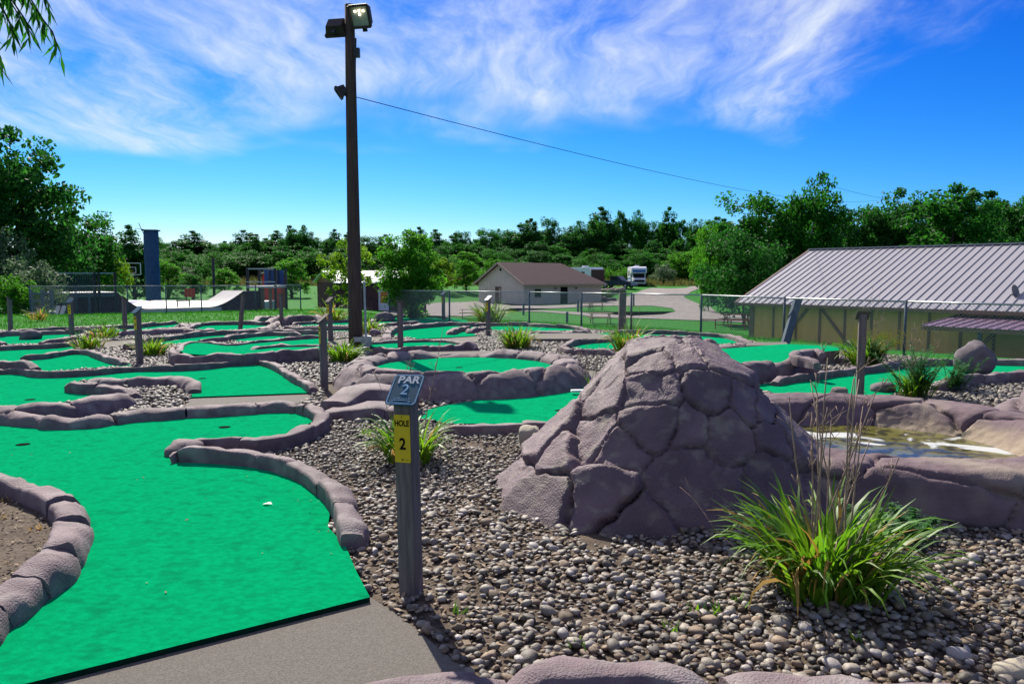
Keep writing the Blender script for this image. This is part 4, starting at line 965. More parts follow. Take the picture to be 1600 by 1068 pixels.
timber('thick grey timber fence post behind the grass clump', Vector((3.13, 21.9, 0)), at(973, 457, 21.9), .19)
bs = Vector((6.15, 17.4, 0)); timber('leaning blue-grey timber brace against the fence by the barn', bs, at(1247, 466, 17.9), .16, 'blue_post')
for px_, py_, hh, lab in [(903, 487, 0, 'short blue-grey marker post on the first lawn'), (886, 505, 0, 'blue marker post just beyond the fence'), (990, 478, 0, 'small marker post at the island lawn'), (818, 492, 0, 'marker post left on the lawn below the cottage')]:
    b_ = T(px_, py_); h_ = (b_.y * 18 / 1200)
    o = B().box(-.09, .09, -.09, .09, -.1, h_).build('marker_post', M['blue_post'], None, bevel=.01); o.location = b_; tag(o, lab, 'post', 'marker posts on the campground')

# ------------------------------------------------------------------ barn
def build_barn():
    c = Vector((11.08, 38.0)); d = Vector((.615, -.788)); p = Vector((.788, .615)); zb = -2.1
    t = empty('barn', (c.x, c.y, 0), math.atan2(d.y, d.x), 'tan barn with ribbed mauve metal roof beyond the fence', 'barn')
    # local: x along the wall, y to the back
    L, w, ze, zr = 22.0, 6.5, .27, 2.98; x0 = .55; yw = .6
    B().box(x0, L, yw, 2 * w - yw, zb, ze - .02).build('wall', M['barn_wall'], t)
    g = B(); g.v += [Vector((x0 + .01, yw, ze - .05)), Vector((x0 + .01, 2 * w - yw, ze - .05)), Vector((x0 + .01, w, zr - .25))]; g.f.append((0, 1, 2)); g.build('gable', M['barn_wall'], t)
    n = 0; x_ = x0
    for k in range(18):
        B().box(x_ + k * 1.2, x_ + k * 1.2 + 1.14, yw - .025, yw - .002, zb, ze - .12).build('wall_panel', M['barn_wall'], t)
        B().box(x_ + k * 1.2 - .055, x_ + k * 1.2 + .055, yw - .06, yw - .03, zb, ze - .1).build('batten', M['barn_trim'], t)
    B().box(x0 - .12, x0 + .12, yw - .10, yw + .12, zb, ze - .06).build('corner_post', M['barn_trim'], t)
    for k, sgn in ((1, 1), (3, -1), (8, 1), (10, -1)):
        xa, xb = x_ + k * 1.2 + .1, x_ + k * 1.2 + 1.9 - .1
        a, b = ((xa, yw - .08, zb + .2), (xb, yw - .08, ze - .2)) if sgn > 0 else ((xa, yw - .08, ze - .2), (xb, yw - .08, zb + .2))
        B().bar(a, b, .13, .03, (0, 1, 0)).build('brace', M['barn_trim'], t)
    B().box(x_ + 3.75, x_ + 4.85, yw - .05, yw - .03, zb + .38, zb + .62).build('louvre', M['black'], t)
    slope = math.atan2(zr - ze, w); SL = w / math.cos(slope)
    # ribbed roof panels, one shared mesh
    pw = .36; pb = B(); prof = [(0, 0), (.012, .04), (.038, .04), (.05, 0), (pw, 0), (pw, -.02), (0, -.02)]
    k = len(prof); pb.v += [Vector((a, 0, z_)) for a, z_ in prof] + [Vector((a, SL, z_)) for a, z_ in prof]
    pb.f += [tuple(range(k)), tuple(range(2 * k - 1, k - 1, -1))] + [(i, k + i, k + (i + 1) % k, (i + 1) % k) for i in range(k)]
    first = pb.build('roof_panel', M['roof_metal'], t); first.location = (0, 0, ze); first.rotation_euler = (slope, 0, 0)
    npan = int(L / pw)
    for i in range(1, npan):
        o = first.copy(); COL.objects.link(o); o.parent = t; o.location = (i * pw, 0, ze)
    B().box(0, L, w, 2 * w, 0, .05).build('rear_roof', M['roof_metal'], t)
    ro = [o for o in t.children if o.name.startswith('rear_roof')][0]
    me = ro.data
    for v in me.vertices:
        if v.co.y > w + .1: v.co.z += ze
        else: v.co.z += zr - .02
    B().bar((-.05, w, zr + .03), (L, w, zr + .03), .30, .06).build('ridge_cap', M['roof_metal'], t)
    B().bar((-.06, -.02, ze - .06), (-.06, w, zr - .06), .05, .16).build('barge_board', M['barn_trim'], t)
    B().bar((-.05, -.04, ze - .08), (L, -.04, ze - .08), .07, .13).build('gutter', M['barn_trim'], t)
    # lean-to with plum roof
    xa, dep = 9.97, 3.05; za, zo = .02, -.26; sl = math.atan2(za - zo, dep); SL2 = dep / math.cos(sl)
    pb = B(); pb.v += [Vector((a, 0, z_ * .8)) for a, z_ in prof] + [Vector((a, SL2, z_ * .8)) for a, z_ in prof]
    pb.f += [tuple(range(k)), tuple(range(2 * k - 1, k - 1, -1))] + [(i, k + i, k + (i + 1) % k, (i + 1) % k) for i in range(k)]
    first = pb.build('porch_roof_panel', M['roof_plum'], t); first.location = (xa, yw - dep, zo); first.rotation_euler = (sl, 0, 0)
    for i in range(1, 30):
        o = first.copy(); COL.objects.link(o); o.parent = t; o.location = (xa + i * pw, yw - dep, zo)
    B().box(xa, xa + 10.6, yw - dep + .02, yw - dep + .08, zo - .16, zo - .03).build('porch_beam', M['barn_trim'], t)
    for k_, m_ in ((1.9, 'blue_post'), (5, 'barn_trim'), (8, 'barn_trim')): B().box(xa + k_, xa + k_ + .12, yw - dep + .1, yw - dep + .22, zb, zo - .04).build('porch_post', M[m_], t)
    # satellite dish
    dt = empty('satellite_dish', (0, 0, 0), 0, 'small grey satellite dish on the barn roof', 'dish')
    dp = at(1584, 456, 29.6); dt.location = dp; R = .28; rings = 5; k = 18; vs = [Vector((0, 0, 0))]; fs = []
    for r_ in range(1, rings + 1):
        for j in range(k): a = 2 * math.pi * j / k; rr = R * r_ / rings; vs.append(Vector((rr * math.cos(a) * .8, rr * rr * -.9, rr * math.sin(a))))
    fs += [(0, 1 + (j + 1) % k, 1 + j) for j in range(k)]
    for r_ in range(rings - 1):
        for j in range(k): fs.append((1 + r_ * k + j, 1 + r_ * k + (j + 1) % k, 1 + (r_ + 1) * k + (j + 1) % k, 1 + (r_ + 1) * k + j))
    o = mk('reflector', vs, fs, M['bronze'], dt, True); o.rotation_euler = (R_(-15), 0, R_(25))
    B().bar((0, .05, 0), (.05, .2, -.5), .05).build('mast', M['galv'], dt); B().bar((0, -.05, -.2), (0, -.35, -.05), .025).build('feed_arm', M['galv'], dt)
build_barn()

# ------------------------------------------------------------------ cottage
def build_cottage():
    a = R_(40); c = Vector((1.44, 92.0)); t = empty('cottage', (c.x, c.y, 0), a, 'cream cottage with plum shingle roof on the campground', 'house')
    L, Wd, zg, ze, zr = 13.4, 8.9, -2.0, .74, 3.2
    B().box(0, L, 0, Wd, zg, ze).build('wall', M['cottage'], t)
    g = B(); g.v += [Vector((0.0, 0, ze)), Vector((0.0, Wd, ze)), Vector((0.0, Wd / 2, zr - .12)), Vector((.2, 0, ze)), Vector((.2, Wd, ze)), Vector((.2, Wd / 2, zr - .12))]
    g.f += [(0, 2, 1), (3, 4, 5), (0, 3, 5, 2), (1, 2, 5, 4), (0, 1, 4, 3)]; g.build('gable', M['cottage'], t)
    ov = .5; r = B(); hip = 3.2; dz = -.12
    A, Bq, Cq, D_, E, F_ = Vector((-ov, -ov, ze - .2)), Vector((L + ov, -ov, ze - .2)), Vector((L + ov, Wd + ov, ze - .2)), Vector((-ov, Wd + ov, ze - .2)), Vector((-ov, Wd / 2, zr)), Vector((L - hip, Wd / 2, zr))
    n = 6; r.v += [A, Bq, Cq, D_, E, F_] + [q + Vector((0, 0, dz)) for q in (A, Bq, Cq, D_, E, F_)]
    r.f += [(0, 1, 5, 4), (1, 2, 5), (2, 3, 4, 5), (6, 10, 11, 7), (7, 11, 8), (8, 11, 10, 9), (0, 6, 7, 1), (1, 7, 8, 2), (2, 8, 9, 3), (0, 4, 10, 6), (4, 3, 9, 10)]
    r.build('roof', M['shingle'], t)
    B().bar(A + Vector((-.04, 0, -.10)), E + Vector((-.04, 0, -.10)), .06, .22).build('barge_board', M['cottage_trim'], t); B().bar(D_ + Vector((-.04, 0, -.10)), E + Vector((-.04, 0, -.10)), .06, .22).build('barge_board', M['cottage_trim'], t)
    B().bar(A + Vector((0, -.04, -.10)), Bq + Vector((0, -.04, -.10)), .06, .18).build('fascia', M['cottage_trim'], t)
    # gable end (x=0): door
    d1 = B().box(-.04, .0, 4.3, 5.5, zg, zg + 2.2).build('door', M['door_brown'], t); B().box(-.07, -.045, 4.35, 4.7, zg + .3, zg + 2.0).build('door_panel', M['cottage_trim'], d1)
    B().box(-.06, 0, Wd / 2 - .18, Wd / 2 + .12, zr - 1.05, zr - .75).build('vent', M['black'], t)
    wv = B().box(1.7, 2.7, -.05, 0, zg + 1.0, zg + 1.95).build('window', M['dark_glass'], t); B().box(1.62, 2.78, -.07, -.052, zg + .9, zg + 1.0).build('sill', M['cottage_trim'], wv)
    B().box(6.0, 7.2, -.05, 0, zg, zg + 2.15).build('doorway', M['black'], t); B().box(7.2, 8.3, -.06, -.01, zg, zg + 2.15).build('door', M['cottage'], t)
    B().box(5.0, 5.15, -.15, 0, zg + 1.9, zg + 2.1).build('wall_lamp', M['dark_steel'], t); B().box(8.6, 8.75, -.15, 0, zg + 1.9, zg + 2.1).build('wall_lamp', M['dark_steel'], t)
    # low hedges with a row of stones, each its own thing
    return t
build_cottage()

# ------------------------------------------------------------------ shed
def build_shed():
    zg = -1.5; c = at(525, 437, 60); t = empty('shed', (c.x, c.y, 0), R_(20), 'long shed with bright white metal roof and dark red walls', 'shed')
    L, Wd, ze, zr = 7.5, 6.0, 1.15, 1.95
    B().box(0, L, 0, Wd, zg, ze).build('wall', M['shed_wall'], t)
    t.rotation_euler = (0, 0, R_(28))
    g = B(); g.v += [Vector((-.01, -.3, ze - .1)), Vector((-.01, Wd + .3, ze - .1)), Vector((-.01, Wd / 2, zr)), Vector((.1, -.3, ze - .1)), Vector((.1, Wd + .3, ze - .1)), Vector((.1, Wd / 2, zr))]; g.f += [(0, 2, 1), (3, 4, 5), (0, 3, 5, 2), (1, 2, 5, 4), (0, 1, 4, 3)]
    g.build('gable', M['barn_trim'], t)
    for sg in (0, 1):
        y0, y1 = (-.4, Wd / 2) if sg == 0 else (Wd + .4, Wd / 2)
        b = B(); b.v += [Vector((-.3, y0, ze - .12)), Vector((L + .3, y0, ze - .12)), Vector((L + .3, y1, zr + .03)), Vector((-.3, y1, zr + .03))] + [Vector((-.3, y0, ze - .18)), Vector((L + .3, y0, ze - .18)), Vector((L + .3, y1, zr - .03)), Vector((-.3, y1, zr - .03))]
        b.f += [(0, 1, 2, 3), (7, 6, 5, 4), (0, 4, 5, 1), (1, 5, 6, 2), (2, 6, 7, 3), (3, 7, 4, 0)]; b.build('roof_sheet', M['shed_roof'], t)
    d_ = B().box(3.4, 4.3, -.05, 0, zg, zg + 2.0).build('door', M['white'], t); B().box(3.55, 4.15, -.07, -.051, zg + .9, zg + 1.8).build('pane', M['dark_glass'], d_)
    B().box(5.2, 6.3, -.05, 0, zg + .9, zg + 1.8).build('window', M['dark_glass'], t); B().box(1.2, 2.3, -.05, 0, zg + .9, zg + 1.8).build('window', M['dark_glass'], t)
build_shed()

# ------------------------------------------------------------------ skate ramp and playground
def build_ramp():
    Y0 = 46.8; zg = -.75; zf = -.22
    X = lambda px: (px - 800) / 1200 * 47
    t = empty('skate_ramp', (-21.0, 41.0, 0), R_(45), 'plum skateboard half-pipe with pale riding surface behind the fence', 'skate ramp')
    def transition(xa, xb, za, zb, n=10, left=True):
        pts = []
        for i in range(n + 1):
            u = i / n; pts.append((xa + (xb - xa) * u, zb + (za - zb) * (1 - math.sin(u * math.pi / 2)) if left else za + (zb - za) * (1 - math.cos(u * math.pi / 2))))
        return pts
    zl = zr = .66; W_ = 2.8
    prof = transition(0, 1.5, zl, zf, left=True) + transition(4.9, 7.0, zf, zr, left=False)
    b = B()
    for (xa, za), (xb, zb) in zip(prof, prof[1:]): b.quad((xa, 0, za), (xb, 0, zb), (xb, W_, zb), (xa, W_, za))
    b.build('riding_surface', M['ramp_face'], t, True)
    for yy in (-.02, W_ + .02):
        n = len(prof); q = B(); q.v += [Vector((p[0], yy, p[1] - .02)) for p in prof] + [Vector((p[0], yy, zg - .3)) for p in prof]; q.f += [(i, i + 1, n + i + 1, n + i) for i in range(n - 1)]; q.build('side_panel', M['ramp_side'], t)
    B().box(-3.2, 0, 0, W_, zg - .3, zl).build('left_deck', M['ramp_side'], t); B().box(-2.6, 0, -.05, W_, zl + .003, zl + .05).build('deck_boards', M['ramp_face'], t)
    B().box(7.0, 8.0, 0, W_, zg - .3, zr).build('right_deck', M['ramp_side'], t)
    for k_, (x_, tall) in enumerate(((-3.2, 1), (-2.7, 0), (-1.5, 0), (-1.2, 1), (-1.0, 1), (-.2, 1))): B().box(x_, x_ + .11, -.14, -.025, zg - .3, zl + (1.1 if tall else 0)).build('frame_post', M['blue_post'] if k_ < 3 else M['dark_steel'], t)
    B().box(-3.1, -.1, -.12, -.03, zl - .18, zl - .05).build('deck_beam', M['blue_post'], t)
    B().bar((-3.2, -.08, zl + 1.05), (-.1, -.08, zl + 1.05), .06).build('hand_rail', M['galv'], t)
    for k in range(24): B().box(-3.08 + k * .08, -3.06 + k * .08, -.09, -.07, zl + .05, zl + 1.05).build('baluster', M['blue_post'], t)
    B().bar((3.6, 1.4, zf + .35), (4.4, 1.4, zf + .35), .06).bar((3.65, 1.4, zf), (3.65, 1.4, zf + .35), .05).bar((4.35, 1.4, zf), (4.35, 1.4, zf + .35), .05).build('grind_rail', M['dark_steel'], t)
    pad = B().prism([(-20.2, 41.6), (-17.0, 44.9), (-17.6, 57), (-26.5, 57), (-24.0, 45.5)], zg - .4, zf - .03).build('concrete_pad', M['ramp_face'], None); tag(pad, 'pale concrete pad behind the skate ramp', kind='structure')
    # viewing platform on the right
    p = empty('play_platform', (X(410), Y0 + .5, zg), 0, 'tall dark framed platform at the right end of the skate ramp', 'platform')
    for px_, yy in ((389, Y0 + .1), (432, Y0 + .1), (389, Y0 + 2.3), (432, Y0 + 2.3)): B().box(X(px_) - .07, X(px_) + .07, yy - .07, yy + .07, zg - .2, 2.02).build('post', M['dark_steel'], p, world=True)
    for px_ in (408, 420): B().box(X(px_) - .08, X(px_) + .08, Y0 + .5, Y0 + .66, zg - .2, .88).build('support', M['picnic'], p, world=True)
    B().box(X(388), X(433), Y0 + .02, Y0 + 2.4, .84, .95).build('deck', M['ramp_face'], p, world=True)
    B().bar((X(388), Y0 + .08, 2.0), (X(433), Y0 + .08, 2.0), .08).build('top_rail', M['galv'], p, world=True); B().bar((X(388), Y0 + .05, 1.2), (X(433), Y0 + .05, 1.2), .07).build('mid_rail', M['galv'], p, world=True)
    B().box(X(397), X(429), Y0 + 2.28, Y0 + 2.32, 1.0, 1.95).build('back_panel', M['tower_blue'], p, world=True)
    B().bar((X(407), Y0 + 2.2, .95), (X(407), Y0 + 2.2, 1.95), .07).bar((X(420), Y0 + 2.2, .95), (X(420), Y0 + 2.2, 1.95), .07).build('panel_stud', M['dark_steel'], p, world=True)
    c = at(416, 437, 60); r = empty('play_house', on_ground(c.x + .4, 60), 0, 'red domed play house with white windows behind the platform', 'play house')
    bb = B(); pr = [(1.35 * math.cos(a), 3.1 + .85 * math.sin(a)) for a in np.linspace(math.pi, 0, 13)] + [(1.35, 0), (-1.35, 0)]; k = len(pr)
    bb.v += [Vector((a, 0, z_)) for a, z_ in pr] + [Vector((a, 1.6, z_)) for a, z_ in pr]; bb.f += [tuple(range(k)), tuple(range(2 * k - 1, k - 1, -1))] + [(i, k + i, k + (i + 1) % k, (i + 1) % k) for i in range(k)]; bb.build('shell', M['red'], r)
    for xx in (-.45, .45): B().box(xx - .28, xx + .28, -.05, -.01, 2.9, 3.4).build('window', M['white'], r)
    r.scale = (.55, .6, .74)
    return t
build_ramp()
def build_playground():
    # blue climbing tower
    c = at(240, 470, 74); zg = float(terrain(c.x, 74)); t = empty('climbing_tower', (c.x, 74, zg), R_(12), 'tall blue climbing tower left of the skate ramp', 'tower'); H = at(240, 361, 74).z - zg
    b = B(); k = 10; 
    for i in range(9):
        zz = H * i / 8
        for j in range(k): a = 2 * math.pi * (j + .5) / k; rr = (.66 + .05 * mnoise.noise(Vector((j * 1.7, i * 1.3, 0)))) * (1.12 if i == 0 else 1); b.v.append(Vector((rr * math.cos(a), rr * math.sin(a), zz)))
    for i in range(8):
        for j in range(k): b.f.append((i * k + j, i * k + (j + 1) % k, (i + 1) * k + (j + 1) % k, (i + 1) * k + j))
    b.f.append(tuple(8 * k + j for j in range(k))); b.build('shaft', M['tower_blue'], t)
    B().box(-.72, .72, -.72, .72, H, H + .12).build('cap', M['tower_blue'], t, bevel=.03)
    B().bar((-.6, 0, H - .4), (-1.05, 0, H + .75), .05).bar((-1.25, 0, H + .25), (-.6, 0, H + .15), .04).build('hoist_arm', M['dark_steel'], t)
    # basketball hoop
    c = at(207, 429, 70); zg = float(terrain(c.x, 70)); t = empty('basketball_hoop', (c.x, 70, zg), R_(8), 'basketball hoop with clear backboard near the blue tower', 'basketball hoop')
    zc = at(207, 420, 70).z - zg
    B().box(-.08, .08, .5, .66, -.1, zc - .2).build('pole', M['dark_steel'], t); B().bar((0, .58, zc - .3), (0, .05, zc), .1).build('arm', M['dark_steel'], t)
    fr = B(); w, h = .72, .52
    for a, b_ in (((-w, 0, zc - h), (w, 0, zc - h)), ((w, 0, zc - h), (w, 0, zc + h)), ((w, 0, zc + h), (-w, 0, zc + h)), ((-w, 0, zc + h), (-w, 0, zc - h))): fr.bar(a, b_, .07)
    for a, b_ in (((-.3, 0, zc - .35), (.3, 0, zc - .35)), ((.3, 0, zc - .35), (.3, 0, zc + .15)), ((.3, 0, zc + .15), (-.3, 0, zc + .15)), ((-.3, 0, zc + .15), (-.3, 0, zc - .35))): fr.bar(a, b_, .05)
    fr.build('backboard_frame', M['white'], t)
    B().tube([(.23 * math.cos(a), -.28 + .23 * math.sin(a), zc - .32) for a in np.linspace(0, 6.28, 16)], .03, 6).build('rim', M['red'], t)
    n = B()
    for a in np.linspace(0, 5.8, 10): n.bar((.23 * math.cos(a), -.28 + .23 * math.sin(a), zc - .32), (.13 * math.cos(a + .4), -.28 + .13 * math.sin(a + .4), zc - .72), .02)
    n.build('net', M['white'], t)
    # jumping pillow
    c = at(212, 472, 66); zg = float(terrain(c.x, 66)); t = empty('jumping_pillow', (c.x, 66, zg), 0, 'purple and blue inflatable jumping pillow beside the tower', 'jumping pillow')
    for i, (xa, xb, m_) in enumerate(((-1.4, -.5, 'paper'), (-.5, .5, 'blue'), (.5, 1.45, 'purple'))):
        b = B(); pr = [(1.2 * math.cos(a), .1 + .6 * math.sin(a)) for a in np.linspace(0, math.pi, 11)] + [(-1.2, 0), (1.2, 0)]; e = .8 if i != 1 else 1
        k = len(pr); b.v += [Vector((xa, p[0] * (e if i == 0 else 1), p[1] * (e if i == 0 else 1))) for p in pr] + [Vector((xb, p[0] * (e if i == 2 else 1), p[1] * (e if i == 2 else 1))) for p in pr]
        b.f += [tuple(range(k)), tuple(range(2 * k - 1, k - 1, -1))] + [(q, k + q, k + (q + 1) % k, (q + 1) % k) for q in range(k)]; b.build('segment', M[m_], t)
    # red barrier panel
    c = at(297, 465, 60); zg = float(terrain(c.x, 60)); t = empty('red_panel', (c.x, 60, zg), 0, 'red plastic panel standing on the lawn beyond the ramp', 'panel')
    zb = at(297, 464, 60).z - zg
    for i in range(3): B().box(-.42 + i * .28, -.16 + i * .28, -.04, .04, zb, zb + .68).build('board', M['red'], t, bevel=.03)
    B().bar((-.3, .03, -.1), (-.3, .03, zb + .2), .06).build('leg', M['dark_steel'], t); B().bar((.3, .03, -.1), (.3, .03, zb + .2), .06).build('leg', M['dark_steel'], t)
    # tall dark pole and a few gate posts
    c = at(334, 440, 62); o = B().tube([(0, 0, -.2), (0, 0, at(334, 403, 62).z - float(terrain(c.x, 62)))], [.12, .10], 10).build('dark_pole', M['dark_steel'], None, True); o.location = on_ground(c.x, 62); tag(o, 'dark slim pole standing behind the skate ramp', 'pole')
    c = at(50, 492, 33); t = empty('fence_gate', on_ground(c.x, 33), R_(35), 'blue-grey gate at the left end of the fence', 'gate')
    for x_ in (0, .42, .75): B().box(x_ - .07, x_ + .07, -.07, .07, -.1, 1.12).build('post', M['blue_post'], t)
    for z_ in (.3, .6, .9): B().box(0, .75, -.02, .02, z_, z_ + .09).build('rail', M['blue_post'], t)
    c = at(76, 487, 37); t = empty('pallet', on_ground(c.x, 37), R_(15), 'pale slatted pallet leaning beside the dark ramp', 'pallet')
    for i in range(5): B().box(-.6 + i * .26, -.42 + i * .26, -.03, .03, .0, .75).build('slat', M['white'], t)
    B().box(-.6, .62, .031, .08, .1, .2).build('rail', M['picnic'], t); B().box(-.6, .62, .031, .08, .5, .6).build('rail', M['picnic'], t)
    t.rotation_euler = (R_(-50), 0, R_(15))
build_playground()

# ------------------------------------------------------------------ vehicles and picnic tables
def wheel(parent, loc, r=.36, w=.24):
    o = B().tube([(-w / 2, 0, 0), (w / 2, 0, 0)], r, 18).build('wheel', M['tyre'], parent, False); o.location = loc
    B().tube([(-w / 2 - .01, 0, 0), (w / 2 + .01, 0, 0)], r * .55, 12).build('rim', M['galv'], o)
def build_rv():
    c = T(998, 447.5); t = empty('motorhome', c, R_(-4), 'white motorhome with cab-over front facing the camera', 'motorhome')
    # local: front towards -y
    B().profile_x([(1.5, .55), (7.2, .55), (7.2, 3.15), (1.0, 3.15), (-.2, 3.0), (-.35, 2.75), (-.3, 2.1), (1.5, 2.05)], -1.22, 1.22).build('body', M['rv_white'], t, bevel=.05)
    B().profile_x([(-1.15, .45), (1.52, .45), (1.52, 2.05), (.55, 2.08), (-.25, 1.35), (-1.1, 1.2)], -1.0, 1.0).build('cab', M['rv_white'], t, bevel=.06)
    B().quad((-.9, -.27, 1.40), (.9, -.27, 1.40), (.85, .44, 2.02), (-.85, .44, 2.02)).build('windscreen', M['dark_glass'], t).location = (0, -.02, .02)
    B().box(-1.0, 1.0, -.39, -.35, 2.25, 2.68).build('front_window', M['rv_blue'], t)
    B().box(-.75, .75, -1.19, -1.15, .72, 1.05).build('grille', M['black'], t); B().box(-1.02, 1.02, -1.25, -1.12, .42, .62).build('bumper', M['galv'], t)
    for s in (-1, 1):
        B().box(s * .86 - .13, s * .86 + .13, -1.18, -1.14, .80, 1.02).build('headlight', M['galv'], t)
        B().box(s * 1.23 - .012, s * 1.23 + .012, 2.0, 3.0, 1.7, 2.5).build('side_window', M['dark_glass'], t); B().box(s * 1.23 - .012, s * 1.23 + .012, 4.2, 5.4, 1.7, 2.5).build('side_window', M['dark_glass'], t)
        B().box(s * 1.23 - .008, s * 1.23 + .008, 1.6, 7.1, 1.15, 1.4).build('stripe', M['rv_blue'], t)
        B().box(s * 1.15 - .05, s * 1.15 + .05, -.25, -.1, 1.45, 1.75).build('mirror', M['black'], t)
        for y_ in (-.35, 5.3): wheel(t, (s * 1.0, y_, .38))
    B().box(-.35, .35, 3.2, 4.0, 3.15, 3.42).build('roof_unit', M['rv_white'], t, bevel=.06); B().box(-.7, -.35, 1.6, 2.1, 3.15, 3.3).build('roof_vent', M['rv_white'], t, bevel=.04)
def build_trailer():
    c = T(930, 447); c = at(934, 440, 119); z = float(terrain(c.x, 119)); t = empty('travel_trailer', (c.x, 119, z), R_(24), 'dark sided travel trailer with white roof behind the cottage', 'trailer')
    B().profile_x([(0, .5), (8, .5), (8, 3.1), (.6, 3.1), (0, 2.6)], -1.2, 1.2).build('body', M['rv_white'], t, bevel=.06)
    B().box(-1.17, 1.17, -.04, .02, .6, 2.75).build('front_panel', M['door_brown'], t)
    for s in (-1, 1):
        B().box(s * 1.215 - .012, s * 1.215 + .012, .2, 7.8, .6, 1.2).build('side_panel', M['door_brown'], t); B().box(s * 1.24 - .01, s * 1.24 + .01, 2.0, 3.2, 1.6, 2.4).build('window', M['dark_glass'], t)
        for y_ in (4.2, 5.1): wheel(t, (s * 1.0, y_, .36))
    B().box(-.4, .4, 3.5, 4.4, 3.1, 3.38).build('roof_unit', M['rv_white'], t, bevel=.06)
def build_truck():
    c = T(966, 450); t = empty('pickup_truck', c, R_(52), 'dark blue pickup truck with glinting bonnet beside the motorhome', 'pickup truck')
    B().profile_x([(-2.7, .45), (2.8, .45), (2.8, 1.12), (1.0, 1.12), (.9, 1.15), (-1.2, 1.15), (-2.6, 1.0)], -.95, .95).build('body', M['truck'], t, bevel=.07)
    B().profile_x([(-1.0, 1.12), (1.0, 1.12), (.85, 1.82), (-.25, 1.84)], -.84, .84).build('cab', M['truck'], t, bevel=.06)
    B().quad((-.74, -.96, 1.2), (.74, -.96, 1.2), (.68, -.32, 1.78), (-.68, -.32, 1.78)).build('windscreen', M['dark_glass'], t).location = (0, -.06, .03)
    for s in (-1, 1):
        B().box(s * .855 - .01, s * .855 + .01, -.3, .25, 1.25, 1.7).build('side_window', M['dark_glass'], t); B().box(s * .855 - .01, s * .855 + .01, .32, .78, 1.25, 1.7).build('side_window', M['dark_glass'], t)
        B().box(s * .72 - .16, s * .72 + .16, -2.74, -2.68, .72, .92).build('headlight', M['white'], t)
        for y_ in (-1.75, 1.75): wheel(t, (s * .84, y_, .37))
    B().box(-.52, .52, -2.74, -2.68, .62, .95).build('grille', M['galv'], t); B().box(-.95, .95, -2.82, -2.68, .42, .58).build('bumper', M['galv'], t)
build_rv(); build_trailer(); build_truck()
def picnic(label, c, rz, mat_='picnic', scale=1.0):
    t = empty('picnic_table', c, rz, label, 'picnic table', 'picnic tables on the campground'); t.scale = (scale,) * 3
    for i in range(4): B().box(-.92, .92, -.37 + i * .19, -.20 + i * .19, .72, .76).build('top_board', M[mat_], t)
    for s in (-1, 1): B().box(-.92, .92, s * .68 - .13, s * .68 + .13, .42, .46).build('bench', M[mat_], t)
    for x_ in (-.65, .65):
        for s in (-1, 1): B().bar((x_, s * .55, 0), (x_, s * .18, .72), .05, .09).build('leg', M[mat_], t)
        B().bar((x_, -.72, .40), (x_, .72, .40), .05, .08).build('crossbeam', M[mat_], t)
picnic('weathered picnic table on the lawn beyond the fence', T(938, 505), R_(5))
picnic('picnic table at the edge of the gravel by the light posts', T(735, 497), R_(3))
picnic('pale far picnic table on the island lawn', T(915, 484.5), R_(10))
picnic('second far picnic table on the island lawn, further right', T(931, 484.3), R_(-15))
picnic('tiny picnic table near the motorhome', T(1040, 444), R_(5))
picnic('red steel picnic table beside the barn', T(1150, 509), R_(0), 'red_rail', 1.1)
t = empty('steel_railing', T(1125, 514), R_(-25), 'low rusty red steel railing beside the barn', 'railing')
for x_ in (-1.2, -.3, .7, 1.6, 2.4): B().box(x_ - .03, x_ + .03, -.03, .03, -.1, .62).build('post', M['red_rail'], t)
B().box(-1.25, 2.45, -.035, .035, .58, .65).build('rail', M['red_rail'], t); B().box(-.3, 2.45, -.03, .03, .28, .33).build('rail', M['red_rail'], t)
# stones and hedge in front of the cottage
ORDN = ['first', 'second', 'third', 'fourth', 'fifth', 'sixth', 'seventh', 'eighth', 'ninth', 'tenth', 'eleventh', 'twelfth', 'thirteenth', 'fourteenth', 'fifteenth', 'sixteenth', 'seventeenth', 'eighteenth', 'nineteenth', 'twentieth']
rnd = random.Random(3)
for k in range(20):
    x_ = 815 + k * 7.6; p = T(x_, 474.5 - 4.5 * (k / 20)); boulder('landscape_stone', p, (rnd.uniform(.6, 1.1), .6, rnd.uniform(.4, .75)), k + 30, M['boulder'], ORDN[k] + ' stone from the left edging the hedge before the cottage', 'rock', group='stones edging the cottage hedge', sub=2)
for k in range(7):
    p = T(936 + k * 6, 455.5 + (k % 2)); boulder('landscape_stone', p, (rnd.uniform(.8, 1.3), .7, rnd.uniform(.4, .7)), k + 60, M['paper'], ORDN[k] + ' pale rock from the left in the row before the pickup truck', 'rock', group='pale rocks by the truck', sub=2)

# ------------------------------------------------------------------ vegetation
def leaf_cloud(rg, C, rad, n_per, leaf, flat=.8, up=.35):
    n = len(C) * n_per; c = np.repeat(C, n_per, 0); rr = np.repeat(rad, n_per)
    p = rg.normal(0, 1, (n, 3)); p /= np.linalg.norm(p, axis=1, keepdims=True); p *= (rg.random(n) ** .45)[:, None] * rr[:, None]; p[:, 2] *= flat; pos = c + p
    nrm = rg.normal(0, 1, (n, 3)) + p / rr[:, None] * .6; nrm[:, 2] += up; nrm /= np.linalg.norm(nrm, axis=1, keepdims=True)
    t = np.cross(nrm, rg.normal(0, 1, (n, 3))); t /= np.linalg.norm(t, axis=1, keepdims=True); b = np.cross(nrm, t)
    L = leaf * rg.uniform(.6, 1.4, n)[:, None]; Wd = L * .32
    V = np.stack([pos - t * L * .5, pos + b * Wd - nrm * L * .06, pos + t * L * .5, pos - b * Wd - nrm * L * .06], 1).reshape(-1, 3)
    return V, np.arange(n * 4).reshape(n, 4)
